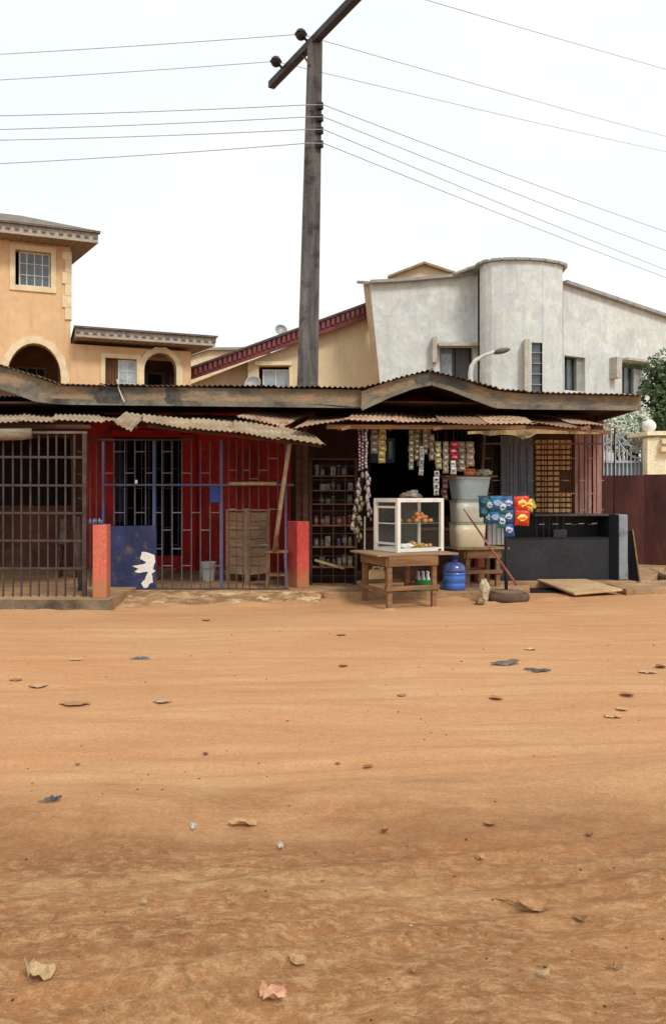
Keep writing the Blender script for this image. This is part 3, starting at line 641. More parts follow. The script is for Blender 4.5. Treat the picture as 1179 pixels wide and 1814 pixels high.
for k in range(9): z = 3.9 + k * .32; m = MB(); m.box(c.x, c.y + .12, z, d.x, c.y + .19, z + .03); m.build('louvre', M_coping, sw)
m = MB(); m.box(X(929, 23.3), 23.3, 0, X(938, 23.3), 23.75, Z(600, 23.3)); m.build('fin', mat('pale_fin', (196,190,176), (170,164,150), sc=3), G)
m = MB(); m.box(X(766, 24.7), 24.7, Z(641, 24.7), X(774, 24.7), 25.02, Z(596, 24.7)); m.build('fin', MATS['pale_fin'], G)
m = MB(); m.box(X(777, 24.6), 24.6, Z(612, 24.6), X(852, 24.6), 25.02, Z(606, 24.6)); m.build('window_canopy', MATS['pale_fin'], G)
M_dkframe = mat('dark_window_frame', (52,54,58), (40,42,46), bump=0)
window(PG, gw1[0][0], gw1[2][1], gw1[1][0], gw1[0][1], -.28, G, 2, 1, .06, M_dkframe, M_panelight)
m = MB(); m.panel(PG, rect((gw1[0][0] + gw1[1][0]) / 2 - .1, gw1[2][1], gw1[1][0] - .05, gw1[0][1] - .05), [], -.3, -.32); m.build('curtain', mat('grey_curtain', (110,112,118), (88,90,96), st=(6,1,.4)), G)
PR = Plane(997, 24.25, 30)
o3 = uvp(PR, [(997, 900), (1300, 900), (1300, 603), (1179, 563), (997, 502)])
def wr(a, b, c, d): q = uvp(PR, [(a, b), (c, d)]); return q[0][0], q[1][1], q[1][0], q[0][1]
w3 = wr(999, 629, 1036, 694); w4 = wr(1101, 640, 1137, 700)
m = MB(); m.panel(PR, [(o3[0][0] + .003, 0), (o3[1][0], 0)] + o3[2:], [rect(*w3), rect(*w4)], 0, -.35); m.build('wing_wall', M_stone, G)
m = MB(); m.bar(PR.at(1300, 602, .06) + Vector((0, .1, .03)), PR.at(997, 501, .06) + Vector((0, .1, .03)), .4, .1); m.build('wing_coping', M_coping, G)
for wv in (w3, w4): window(PR, wv[0], wv[1], wv[0] + (wv[2] - wv[0]) * .72, wv[3], -.22, G, 2, 1, .06, M_dkframe, M_pane)
for wv in (w3, w4):
    m = MB(); m.panel(PR, rect(wv[0] + (wv[2] - wv[0]) * .72, wv[1], wv[2] - .002, wv[3] - .002), [], -.12, -.3); m.build('window_reveal', M_coping, G)
m = MB(); q = uvp(PR, [(1090, 632), (1099, 670)], .25); m.panel(PR, rect(q[0][0], q[1][1], q[1][0], q[0][1]), [], .3, -.02); m.build('fin', MATS['pale_fin'], G)
m = MB(); m.panel(PR, rect(w4[0], w4[3] + .02, w4[2] + .3, w4[3] + .1), [], .25, -.02); m.build('window_canopy', MATS['pale_fin'], G)
m = MB(); m.box(X(660, 27), 25.9, 3, X(1000, 27), 26.0, 8); m.box(X(845, 25.4), 25.42, 0, X(1000, 25.4), 25.5, zt - .31); m.build('inner_wall', M_cream, G)
T = thing('cream_gable_house', (X(750, 32), 32, 0), 'cream gable top peeping over the grey stone house parapet', 'house')
m = MB(); m.prism([P(689, 900, 32), P(812, 900, 32), P(812, 489, 32), P(750, 468, 32), P(689, 492, 32)], (0, 5, 0)); m.build('wall', M_cream, T)
m = MB(); m.bar(P(687, 491, 31.9), P(750.5, 466.5, 31.9), .35, .08); m.bar(P(750, 466.5, 31.9), P(815, 488, 31.9), .35, .08); m.build('roof_edge', mat('tan_edge', (168,142,112), (140,116,92)), T)

# ------------------------------------------------------------------ shop building
WY = 14.8; FY = 12.9
B = thing('shop_building', (X(580, WY), WY, S2), 'long low red walled shop bungalow with weathered fascia boards and twin gables', 'shop')
PB = Plane(CX, WY, 0)
def rp(a, b, c, d): q = uvp(PB, [(a, b), (c, d)]); return rect(q[0][0], q[1][1], q[1][0], q[0][1])
xr = X(1068, WY)
m = MB()
m.panel(PB, rect(X(152, WY), 0, X(515, WY), 3.35), [rp(203, 774, 324, 985)], 0, -.15)
m.build('wall', M_red, B)
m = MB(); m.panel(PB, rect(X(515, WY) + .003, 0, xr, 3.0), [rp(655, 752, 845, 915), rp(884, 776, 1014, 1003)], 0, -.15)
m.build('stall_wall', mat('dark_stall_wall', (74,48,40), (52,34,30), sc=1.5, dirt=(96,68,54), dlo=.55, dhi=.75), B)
m = MB(); m.box(X(515, WY) + .003, WY, 3.003, xr, WY + .15, 3.35); m.build('upper_wall', M_red, B)
m = MB(); m.panel(PB, rect(-9, 0, X(152, WY) - .003, 3.35), [rp(-150, 775, 126, 896)], 0, -.15); m.build('porch_wall', M_brownwall, B)  # opening added so the upper porch turns black
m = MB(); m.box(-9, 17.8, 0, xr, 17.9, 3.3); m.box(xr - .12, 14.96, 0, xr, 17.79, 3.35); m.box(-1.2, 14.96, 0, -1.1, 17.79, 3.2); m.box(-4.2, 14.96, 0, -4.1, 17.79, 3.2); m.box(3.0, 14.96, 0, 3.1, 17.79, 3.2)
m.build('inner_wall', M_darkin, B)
m = MB(); m.box(X(324, WY) - .01, 14.72, S2, X(348, WY), 14.797, Z(770, WY)); m.box(X(276, WY), 14.74, Z(998, WY), X(324, WY) - .012, 14.797, Z(985, WY)); m.box(X(200, WY), 14.73, Z(772, WY) , X(324, WY) - .012, 14.797, Z(762, WY))
m.build('door_frame', mat('bright_red_frame', (170,32,30), (140,26,26), sc=3), B)
# door grille behind the gate
def grille(mb, pl, x0, x1, y0, y1, px, rungs, w=0, r=.007, stag=True):
    k = 0; x = x0
    while x <= x1 + .1:
        a = pl.at(x, y1, w); b = pl.at(x, y0, w); mb.bar(a, b, r * 2, r * 2)
        x += px
    for j, y in enumerate(rungs):
        x = x0 + (px if (stag and j % 2) else 0)
        while x < x1 - 1:
            a = pl.at(x, y, w); b = pl.at(min(x + px, x1), y, w); mb.bar(a, b, r * 1.8, r * 1.8); x += px * (2 if stag else 1)
# fascia path in pixels: (x, ytop, ybot)
fas = [(-60, 628, 668), (0, 649, 688), (30, 657, 698), (64, 668, 711), (100, 681, 715), (125, 684, 716), (640, 690, 722)]
fas2 = [(640, 693, 726), (690, 675, 703), (730, 664, 688), (764, 659, 681), (800, 668, 692), (840, 680, 708), (878, 692, 722), (930, 697, 724), (1134, 702, 726)]
m = MB(); yy = [(x, a, b) for x, a, b in fas]
m.prism([P(x, a, FY) for x, a, b in yy] + [P(x, b, FY) for x, a, b in reversed(yy)], (0, .035, 0)); fa1 = m.build('fascia', M_fascia, B)
m = MB(); FY2 = 12.75
m.prism([P(x, a, FY2) for x, a, b in fas2] + [P(x, b, FY2) for x, a, b in reversed(fas2)], (0, .035, 0)); fa2 = m.build('fascia', M_fascia, B)
m = MB(); m.box(X(1132, FY2), FY2 + .036, Z(726, FY2), X(1134, FY2), 16, Z(703, FY2)); m.build('end_fascia', M_fascia, B)
m = MB()
for i in range(len(fas2) - 1):                  # bottom batten under the fascia, greyer
    a, b = fas2[i], fas2[i + 1]; m.bar(P(a[0], a[2] - 3, FY2 - .012), P(b[0], b[2] - 3, FY2 - .012), .02, .075, up=(0, 0, 1))
for i in range(len(fas) - 1):
    a, b = fas[i], fas[i + 1]; m.bar(P(a[0], a[2] - 4, FY - .012), P(b[0], b[2] - 4, FY - .012), .02, .09, up=(0, 0, 1))
m.build('fascia_batten', mat('grey_batten', (140,130,112), (108,102,90), sc=2.5, st=(.6,1,1), dirt=(58,60,60), dlo=.5, dhi=.65, dsc=1.5), B)
def irregular(pts, Y, d=.004, jit=1.2, n=6):
    r = random.Random(int(pts[0][0])); o = []
    for i in range(len(pts)):
        a = pts[i]; b = pts[(i + 1) % len(pts)]
        for k in range(n):
            t = k / n; o.append(P(a[0] + (b[0] - a[0]) * t + r.uniform(-jit, jit), a[1] + (b[1] - a[1]) * t + r.uniform(-jit, jit) * .5, Y))
    q = MB(); q.prism(o, (0, d, 0)); return q
for pts in ([(176, 688), (209, 687), (213, 700), (213, 714), (176, 715), (168, 704)], [(292, 688), (314, 688), (317, 700), (321, 713), (294, 714)]):
    irregular(pts, FY - .028, jit=2.6).build('tar_patch', M_tar, fa1)
irregular([(735, 668), (764, 662), (800, 671), (830, 684), (820, 690), (764, 674), (740, 680)], FY2 - .028, jit=1.5).build('tar_patch', mat('grey_peel', (78,78,74), (100,94,84)), fa2)
m = MB(); m.tube([P(207, 672, FY - .06), P(211, 690, FY - .05), P(220, 712, FY - .06)], .012, 6); m.build('pipe', M_white, fa1)
# corrugated roof sheets, low pitch
def roofsheets(path, Y0, back, rise, parent, seed):
    mb = MB(); r = random.Random(seed)
    for i in range(len(path) - 1):
        (xa, ya), (xb, yb) = path[i], path[i + 1]; L_ = abs(X(xb, Y0) - X(xa, Y0)); n = max(1, round(L_ / .75))
        for k in range(n):
            t0, t1 = k / n, (k + 1) / n; dz = r.uniform(-.012, .016); dy = r.uniform(-.05, .03)
            a = P(xa + (xb - xa) * t0, ya + (yb - ya) * t0, Y0) + Vector((0, dy, dz)); b = P(xa + (xb - xa) * t1, ya + (yb - ya) * t1, Y0) + Vector((.03, dy, dz + .006))
            mb.corr(a + Vector((0, back, rise)), b + Vector((0, back, rise)), b, a, .085, .014, 6, .02, seed + i + k)
    return mb.build('roof', M_roofcorr, parent, solid=.004)
roofsheets([(-60, 626), (0, 647), (66, 667), (100, 681)], FY - .08, .9, -.02, B, 3)
roofsheets([(100, 681), (640, 686)], FY - .08, 5.4, .4, B, 4)
roofsheets([(-200, 700), (100, 701)], 13.8, 4.2, .1, B, 6)
roofsheets([(640, 688), (700, 671), (764, 655)], FY2 - .1, 3.6, .12, B, 5)
roofsheets([(764, 655), (820, 671), (878, 688), (930, 693), (1136, 699)], FY2 - .1, 3.6, .12, B, 7)
m = MB()
m.box(-9, FY + .04, Z(716, FY), xr + .3, 17.9, Z(716, FY) + .03) if 0 else None
m.prism([(-9, FY + .04, 3.03), (X(640, FY), FY + .04, 3.03), (X(640, FY), 17.9, 3.12), (-9, 17.9, 3.12)], (0, 0, .03))
m.prism([(X(640, FY)+.01, FY + .1, 3.06), (X(1132, FY2), FY + .1, 2.98), (X(1132, FY2), 17.9, 3.02), (X(640, FY)+.01, 17.9, 3.12)], (0, 0, .03))
m.build('ceiling', M_wooddark, B)
# gable soffit boards seen under the right gable
m = MB()
for i in range(len(fas2) - 1):
    a, b = fas2[i], fas2[i + 1]
    if b[0] <= 935: m.prism([P(a[0], a[2] - 6, FY2 + .04), P(b[0], b[2] - 6, FY2 + .04), P(b[0], b[2] - 6, FY2 + .04) + Vector((0, 1.9, 0)), P(a[0], a[2] - 6, FY2 + .04) + Vector((0, 1.9, 0))], (0, 0, .02))
m.build('gable_soffit', mat('warm_soffit', (150,100,62), (112,72,46), sc=3, st=(1, 6, 1)), B)
m = MB(); m.prism([(X(628, 14.6), 14.6, 3.16), (X(930, 14.6), 14.6, 3.16), (X(764, 14.6), 14.6, 3.6)], (0, .1, 0)); m.build('gable_wall', M_red, B)
m = MB(); m.prism([(-9, 14.6, 3.16), (X(100, 14.6), 14.6, 3.16), (-6.2, 14.6, 3.9), (-9, 14.6, 3.9)], (0, .1, 0)); m.build('gable_wall', M_brownwall, B)
# right end: slate doors, block screen
D = MB()
for i in range(5):
    x = 886 + i * 11.8; D.pb(x, 772, x + 11.2, 1007, 13.98 + .008 * (i % 2), .03)
D.build('door', M_slatedoor, B)
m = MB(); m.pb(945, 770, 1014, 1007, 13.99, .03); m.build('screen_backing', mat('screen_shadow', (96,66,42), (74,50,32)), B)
m = MB(); cw = 66 / 6
for r_ in range(14):
    for c_ in range(6):
        if c_ > 3 and 5 < r_ < 10: continue
        x = 947 + c_ * cw; y = 779 + r_ * 9.4; m.pb(x + .8, y, x + cw - 1.2, y + 6.4, 13.93, .058)
m.build('block_screen', M_screen, B, bev=.004)
# faded maroon sheet columns
for x0, x1, yy_ in ((1018, 1034, 13.9), (1036, 1047, 13.95), (1050, 1065, 14.1)):
    m = MB(); m.pb(x0, 766, x1, 1000, yy_, .1); m.pb(x0 + (x1 - x0) * .42, 766, x0 + (x1 - x0) * .5, 1000, yy_ - .012, .012)
    m.build('column', M_rosewood, B)
# ceiling over right bay is the awning; burglar grille across the right bay
RG = thing('burglar_grille', (X(950, 13.6), 13.6, S2), 'dark burglar grille of thin bars across the right bay above the black counter', 'grille')
PG2 = Plane(950, 13.6, 0)
for k in range(15): x = 856 + 15.4 * k; m = MB(); m.bar(PG2.at(x, 1018 if x < 880 else 908), PG2.at(x, 790), .012, .012); m.build('bar', M_iron, RG)
mrung = mat('light_rung', (150,140,132), (120,112,106), rough=.5)
for j, y in enumerate([812, 851, 874, 903, 929]):
    x = 856 + (15.4 if j % 2 else 0)
    while x < 1058: a = PG2.at(x, y, .004); b = PG2.at(x + 13, y, .004); m = MB(); m.bar(a, b, .014, .014); m.build('rung', mrung, RG); x += 30.8
m = MB(); m.bar(PG2.at(852, 786), PG2.at(1068, 786), .03, .03); m.bar(PG2.at(858, 765), PG2.at(852, 880), .04, .04); m.build('frame', mat('weathered_rail', (112,104,98), (86,78,74)), RG)

m = MB(); m.tube([P(372, 731, 13.6), P(392, 722, 13.3), P(420, 715, 12.95), P(470, 717, 12.9), P(560, 716, 12.88), P(638, 722, 12.86)], .006, 5)
tag(m.build('slack_cable', M_iron), 'slack thin cable looping under the middle fascia board', 'cable')
# ------------------------------------------------------------------ awnings
M_brownzinc = mat('brown_zinc', (162,132,106), (138,106,84), sc=2.5, bump=.15, rough=.75, dirt=(104,76,58), dlo=.5, dhi=.7, dsc=2.2)
def awning(name, sheets, label, mt, beam=None, post=None):
    t = thing(name, (sheets[0][0][0], sheets[0][0][1], 0), label, 'awning')
    for i, s_ in enumerate(sheets):
        a, b, c, d = s_[:4]; mm = s_[4] if len(s_) > 4 else mt; wr_ = s_[5] if len(s_) > 5 else .03
        q = MB(); q.corr(a, b, c, d, .076, .009 if mt is M_brownzinc else .0105, 6, wr_ * 1.25, i * 3 + len(label)); q.build('sheet', mm, t, solid=.004)
    return t
A1 = awning('awning', [
    (P(-220, 728, 14.6) + Vector((0, 0, -.015)), P(-54, 728, 14.6), P(-104, 746, 10.4), P(-290, 746, 10.4), M_corr),
    (P(-60, 728, 14.6), P(50, 731, 14.6), P(38, 747, 10.5), P(-110, 746, 10.4), M_corr),
    (P(46, 731, 14.6) + Vector((0, 0, .02)), P(108, 732, 14.6), P(98, 748, 10.5), P(30, 747, 10.45) + Vector((0, 0, .02)), M_corr),
    (P(100, 732, 14.6) + Vector((0, 0, .03)), P(170, 732, 14.6) + Vector((0, 0, .01)), P(186, 746, 10.9), P(92, 749, 10.5) + Vector((0, 0, .03)), M_corr)],
    'weathered zinc awning over the brown iron grille at the far left', M_corr)
m = MB(); m.bar(P(-280, 753, 10.62), P(160, 756, 10.62), .06, .05); m.bar(P(60, 756, 10.6), P(100, 742, 14.6), .05, .05); m.bar(P(150, 757, 10.6), P(165, 742, 14.6), .05, .05); m.build('rafter', M_wooddark, A1)
def w_(x, y, Y): return P(x, y, Y)
A2 = awning('awning', [
    (w_(160, 731, 14.6), w_(235, 731, 14.6), w_(262, 748, 12.0), w_(168, 742, 11.9), M_corr, .04),
    (w_(228, 731, 14.6), w_(305, 733, 14.6), w_(345, 753, 12.0), w_(252, 745, 11.9), M_corr, .05),
    (w_(300, 732, 14.6), w_(372, 734, 14.6), w_(430, 758, 12.0), w_(338, 750, 11.9), M_corr, .05),
    (w_(366, 733, 14.6), w_(438, 737, 14.4), w_(505, 765, 12.0), w_(424, 756, 11.9), M_corr, .04),
    (w_(222, 733, 11.9) + Vector((0, 0, .03)), w_(258, 738, 11.9) + Vector((0, 0, .03)), w_(232, 765, 10.9), w_(203, 750, 10.9), M_corrpale, .03),
    (w_(252, 737, 11.95) + Vector((0, 0, .02)), w_(345, 744, 11.95) + Vector((0, 0, .02)), w_(340, 759, 10.95), w_(254, 748, 10.95), M_corrpale, .05),
    (w_(340, 744, 11.95) + Vector((0, 0, .03)), w_(420, 753, 11.95) + Vector((0, 0, .03)), w_(418, 768, 10.95), w_(334, 757, 10.95), M_corrpale, .05),
    (w_(414, 752, 11.95) + Vector((0, 0, .04)), w_(500, 761, 11.95) + Vector((0, 0, .04)), w_(496, 777, 10.95), w_(412, 766, 10.95), M_corrpale, .04),
    (w_(494, 760, 11.95) + Vector((0, 0, .05)), w_(548, 770, 11.95) + Vector((0, 0, .03)), w_(577, 787, 10.95), w_(490, 775, 10.95), M_corrpale, .03)],
    'buckled pale zinc awning drooping over the blue gate', M_corr)
m = MB(); m.bar(P(262, 755, 11.1), P(570, 790, 11.1), .04, .04); m.bar(P(205, 748, 11.9), P(540, 772, 11.9), .05, .05)
for x in (240, 330, 420): m.bar(P(x, 757 + (x - 240) * .08, 11.2), P(x + 10, 738, 14.6), .05, .05)
m.build('rafter', M_wooddark, A2)
m = MB(); m.corr(P(470, 726, 14.4), P(553, 731, 14.4), P(500, 754, 12.2), P(418, 737, 12.6), .08, .014, 5, .02, 2)
tag(m.build('roofing_sheet', M_rust, solid=.004), 'loose rusty orange zinc sheet between the two awnings', 'roofing sheet')
A3 = awning('awning', [
    (w_(560, 731, 14.5), w_(640, 733, 14.5), w_(616, 743, 11.3), w_(519, 757, 11.3), M_brownzinc, .05),
    (w_(632, 732, 14.5) + Vector((0, 0, .02)), w_(706, 733, 14.5), w_(704, 747, 11.3), w_(606, 744, 11.3) + Vector((0, 0, .01)), M_rust, .05),
    (w_(700, 732, 14.5) + Vector((0, 0, .02)), w_(774, 733, 14.5), w_(784, 748, 11.3), w_(698, 747, 11.3) + Vector((0, 0, .01)), M_rust, .05),
    (w_(768, 731, 14.5) + Vector((0, 0, .02)), w_(842, 733, 14.5), w_(868, 750, 11.3), w_(778, 748, 11.3) + Vector((0, 0, .01)), M_brownzinc, .06),
    (w_(836, 732, 14.5) + Vector((0, 0, .02)), w_(905, 735, 14.5), w_(950, 752, 11.4), w_(862, 749, 11.3) + Vector((0, 0, .01)), M_rust, .06),
    (w_(898, 734, 14.5) + Vector((0, 0, .02)), w_(970, 738, 14.5), w_(1030, 756, 11.6), w_(944, 751, 11.4) + Vector((0, 0, .01)), M_brownzinc, .06),
    (w_(962, 737, 14.5) + Vector((0, 0, .02)), w_(1050, 744, 14.5), w_(1097, 760, 11.9), w_(1024, 755, 11.6) + Vector((0, 0, .01)), M_rust, .05)],
    'long rust streaked zinc awning over the provisions stall and black counter', M_brownzinc)
m = MB(); m.bar(P(578, 756, 11.42), P(930, 757, 11.42), .05, .06); m.bar(P(925, 757, 11.5), P(1080, 766, 11.9), .05, .06)
for x in (600, 690, 780, 870, 960, 1040): m.bar(P(x, 759 + (x > 900) * 4, 11.45 + (x > 900) * .2), P(x, 742, 14.5), .05, .05)
for x in (610, 773, 1034): m.bar(P(x - 6, 760, 11.38), P(x + 10, 756, 11.38), .05, .05)
m.build('rafter', M_wood, A3)
# posts carrying the right awning
m = MB(); m.bar(P(541, 1030, 12.3) * 1, P(541, 758, 12.3), .08, .08)
tag(m.build('timber_post', M_wooddark), 'dark timber post between the blue gate and the shelf cupboard', 'post')
m = MB(); m.bar(Vector((X(1086, 14.2), 14.2, S2)), P(1088, 757, 12.2), .022, .022)
tag(m.build('iron_post', M_iron), 'thin dark post at the right end of the long awning', 'post')
m = MB(); pts = [(828, 764), (884, 762), (945, 760), (1062, 766), (1062, 769), (950, 768), (938, 775), (925, 778), (914, 772), (900, 770), (884, 770), (866, 772), (850, 768), (828, 769)]
m.prism([P(x, y, 11.36) for x, y in pts], (0, .012, 0)); tag(m.build('scalloped_board', mat('stained_valance', (168,144,106), (120,96,68), sc=6, dirt=(70,62,46), dlo=.52, dhi=.64, dsc=6)), 'stained scalloped valance board under the right awning edge', 'board')

# ------------------------------------------------------------------ left iron grille, posts and blue gate
P1 = Plane(80, 10.6, 0)
G1 = thing('iron_grille', (X(80, 10.6), 10.6, S1), 'brown iron security grille with long bars closing the far left porch', 'grille')
for x in [-181, -165, -149, -134, -119, -104, -88, -72, -56, -41, -25, -10, 6, 23, 38, 54, 69, 85, 100, 116, 132]:
    m = MB(); m.bar(P1.at(x, 1057), P1.at(x, 768), .019, .019); m.build('bar', M_ironmar, G1)
for y in (809, 859, 908, 957, 1006):
    m = MB(); m.bar(P1.at(-190, y, .012), P1.at(148, y + 1, .012), .012, .03); m.build('rail', M_ironmar, G1)
m = MB(); m.bar(P1.at(55, 766, .01), P1.at(154, 766, .01), .035, .03); m.build('top_rail', mat('grey_rail', (120,108,100), (92,82,78)), G1)
m = MB(); m.bar(P1.at(150, 1057), P1.at(150, 766), .05, .05); m.bar(P1.at(142, 1046, -.6), P1.at(138, 915, -.6), .05, .05); m.build('end_post', M_ironmar, G1)
m = MB(); rr = [800, 840, 883, 930, 975]
for i, y in enumerate(rr): m = MB(); m.bar(P1.at(137, y, -.02), P1.at(148, y, -.02), .012, .012); m.build('rung', M_iron, G1)
m = MB(); m.tube([P(-190, 768, 10.55), P(-60, 769, 10.5), P(0, 770, 10.48), P(40, 769, 10.48), P(56, 768, 10.5)], [.07, .075, .082, .078, .07], 12)
tag(m.build('timber_log', mat('grey_log', (150,134,114), (96,84,72), sc=4, st=(.6,3,3), bump=.4), smooth=True), 'thick grey timber log lashed across the top of the left grille', 'log')
# stool and board inside the left porch
def stool(loc, w, d, h, label, rz=0, mt=None, name='wooden_stool', cat='stool', group=None):
    t = thing(name, loc, label, cat, group, rz); mt = mt or M_wood
    a = MB(); a.box(-w/2, -d/2, h - .03, w/2, d/2, h); a.build('seat', mt, t, bev=.005, local=True)
    for sx in (-1, 1):
        for sy in (-1, 1):
            a = MB(); a.bar((sx * (w/2 - .02), sy * (d/2 - .03), 0), (sx * (w/2 - .04), sy * (d/2 - .04), h - .031), .04, .04); a.build('leg', mt, t, local=True)
    a = MB()
    for sy in (-1, 1): a.bar((-w/2 + .05, sy * (d/2 - .035), h * .35), (w/2 - .05, sy * (d/2 - .035), h * .35), .025, .03)
    for sx in (-1, 1): a.bar((sx * (w/2 - .035), -d/2 + .05, h * .55), (sx * (w/2 - .035), d/2 - .05, h * .55), .025, .03)
    a.build('stretcher', mt, t, local=True); return t
stool((X(122, 13.2), 13.2, S1), .3, .3, .55, 'small dark stool standing in the far left porch', 12, M_wooddark)
m = MB(); m.prism([P(103, 1005, 13.6), P(113, 1005, 13.6), P(115, 918, 13.9), P(107, 920, 13.9)], (0, .02, 0))
tag(m.build('leaning_plank', mat('grey_plank', (140,130,118), (100,90,80)), base=P(108, 1005, 13.6)), 'pale narrow plank leaning inside the far left porch', 'plank')
m = MB(); m.bar(P(127, 775, 12.0), P(131, 930, 12.0), .03, .03); m.bar(P(112, 773, 12.0), P(134, 776, 12.0), .03, .03); m.bar(P(131, 930, 12.0), P(142, 1048, 11.4), .03, .03)
tag(m.build('inner_rail', mat('dusty_rail', (92,78,70), (70,58,52))), 'dusty inner rail standing behind the left iron grille', 'rail')
def post(px0, pxc, px1, ytop, ybot, Y, z0, label, mt, capm=None):
    # square post turned so that one edge faces the camera at pxc
    xc = X(pxc, Y); xa = X(px0, Y); xb = X(px1, Y); t = thing('red_post', (xc, Y + .12, z0), label, 'post', 'red painted concrete posts')
    h = Z(ytop, Y) - z0; wd = xb - xc; ld = xc - xa
    a = MB(); fl = [(0, -.12), (wd, -.12 + wd * .12), (wd - .02, .16), (-ld, .12)]
    a.prism([(x, y, 0) for x, y in fl], (0, 0, h)); a.build('shaft', mt, t, bev=.008, local=True)
    return t
post(155, 164, 188, 930, 1060, 10.42, S1, 'coral front post with bottles on top at the corner of the left grille', M_coral)
post(507, 526, 547, 924, 1042, 11.93, S2, 'bright red stub post at the right end of the blue gate', M_redpost)
post(842, 846, 858, 930, 1036, 12.75, S2, 'orange red stub post half hidden behind the small table with tubs', M_coral)
m0 = None
for i, (x, h) in enumerate(((160, .1), (165, .085), (170, .1), (175, .09), (180, .08))):
    a = MB(); a.lathe([(.02, 0), (.021, h * .6), (.009, h * .78), (.009, h), (.012, h)], n=10)
    o = a.build('small_bottle', plastic((150, 150, 150) if i % 2 else (86, 100, 150)), local=True, base=(X(x, 10.5), 10.5 + (i % 2) * .03, Z(930, 10.42)), smooth=True)
    tag(o, ('pale' if i % 2 else 'bluish') + ' small bottle, ' + ('first', 'second', 'third', 'fourth', 'fifth')[i] + ' from the left on top of the coral front post', 'bottle', 'bottles on the coral post')

P2 = Plane(300, 11.75, 0)
G2 = thing('blue_gate', (X(300, 11.75), 11.75, S2), 'blue painted iron gate and grille with staggered bars across the middle bay', 'gate')
gx = [160, 171, 183, 202, 221, 239, 258, 287, 305, 322, 339, 355, 372, 405, 419, 430, 442, 458, 475, 492]
for x in gx:
    m = MB(); yb = 1043 if x > 270 or x < 185 else 930; m.bar(P2.at(x, yb), P2.at(x, 781), .016, .016); m.build('bar', M_ironmar if x < 183 or x > 400 else mat('faded_blue_bar', (88,88,100), (84,72,68), sc=4), G2)
for x, wd in ((183, .035), (273, .04), (392, .045), (506, .03)):
    m = MB(); m.bar(P2.at(x, 1045, .004), P2.at(x, 779, .004), wd, wd); m.build('stile', M_blueiron, G2)
for y, a, b, mm in ((779, 155, 345, M_iron), (859, 183, 520, M_blueiron), (1044, 187, 512, M_ironmar)):
    m = MB(); m.bar(P2.at(a, y, .02), P2.at(b, y, .02), .03, .028); m.build('rail', mm, G2)
m = MB()
rg = {800: [(202,221),(239,258),(287,305)], 838: [(183,202),(221,239),(258,273),(287,305),(322,339),(355,372)], 908: [(202,221),(239,258),(273,287),(305,322),(339,355),(372,392)],
      939: [(287,305),(322,339),(355,372)], 972: [(273,287),(305,322)], 1002: [(287,305),(322,339),(372,392)],
      833: [(405,419),(430,442),(458,475)], 848: [(442,458)], 902: [(405,419),(430,442),(475,492)], 935: [(405,419),(442,458)], 965: [(419,430),(458,475)], 812: [(475,492)]}
for y, l in rg.items():
    for a, b in l: m = MB(); m.bar(P2.at(a, y, .006), P2.at(b, y, .006), .014, .014); m.build('rung', mat('light_gate_rung', (120,112,112), (92,84,86)), G2)
m = MB(); m.prism([P2.at(187, 932, .025), P2.at(274, 931, .025), P2.at(277, 940, .025), P2.at(277, 1042, .025), P2.at(188, 1043, .025)], (0, .012, 0)); pn = m.build('sheet_panel', M_bluesheet, G2)
tp = [(234, 980, 0), ]
m = MB(); yy_ = 11.75 - .03
shape = [(251, 978), (262, 979), (273, 983), (275, 996), (271, 1008), (275, 1012), (268, 1016), (271, 1032), (263, 1036), (261, 1044), (254, 1041), (250, 1034), (257, 1026), (260, 1018), (262, 1013), (248, 1015), (238, 1013), (246, 1008), (234, 1003), (250, 1000), (259, 996), (248, 990)]
shape = [(x, min(y, 1041)) for x, y in shape]
r5 = random.Random(4); sh2 = []
for i in range(len(shape)):
    (ax, ay), (bx2, by2) = shape[i], shape[(i + 1) % len(shape)]
    sh2 += [(ax, ay), ((ax * 2 + bx2) / 3 + r5.uniform(-1, 1), (ay * 2 + by2) / 3 + r5.uniform(-1, 1)), ((ax + 2 * bx2) / 3 + r5.uniform(-1, 1), (ay + 2 * by2) / 3 + r5.uniform(-1, 1))]
m.prism([P(x, y, yy_) for x, y in sh2], (0, .003, 0)); m.build('torn_paper', M_paper, pn)
m = MB(); m.pb(372, 862, 388, 890, 11.7, .05); m.build('lock_box', mat('blue_box', (44,72,138), (36,58,112)), G2, bev=.004)
m = MB(); m.pb(239, 850, 243, 857, 11.68, .02); m.build('padlock', M_white, G2, bev=.003)
# door grille and curtain behind
m = MB(); PD = Plane(260, 14.9, 0); grille(m, PD, 212, 322, 776, 983, 13, [800, 830, 865, 900, 935, 965], 0, .007); m.build('door_grille', M_blueiron, B)
m = MB(); n = 24
for j in range(2):
    for i in range(n + 1): m.v.append(P(203 + i * .6, (782, 925)[j], 14.93) + Vector((0, .03 * math.sin(i * .9), 0)))
m.f = [(i, i + 1, n + 2 + i, n + 1 + i) for i in range(n)]; m.m = [0] * n
tag(m.build('curtain', mat('blue_curtain', (92,104,148), (66,76,112), st=(6,1,.5)), solid=.004, smooth=True), 'blue grey curtain gathered at the left of the dark doorway', 'curtain')
m = MB(); m.box(X(203, 17), 16.9, .4, X(330, 17), 17.3, 1.5)
for k in range(8): m.box(X(203, 17), 16.88, .5 + k * .12, X(330, 17), 16.899, .53 + k * .12)
tag(m.build('goods_rack', M_darkin), 'dark rack inside the doorway behind the blue gate', 'rack')

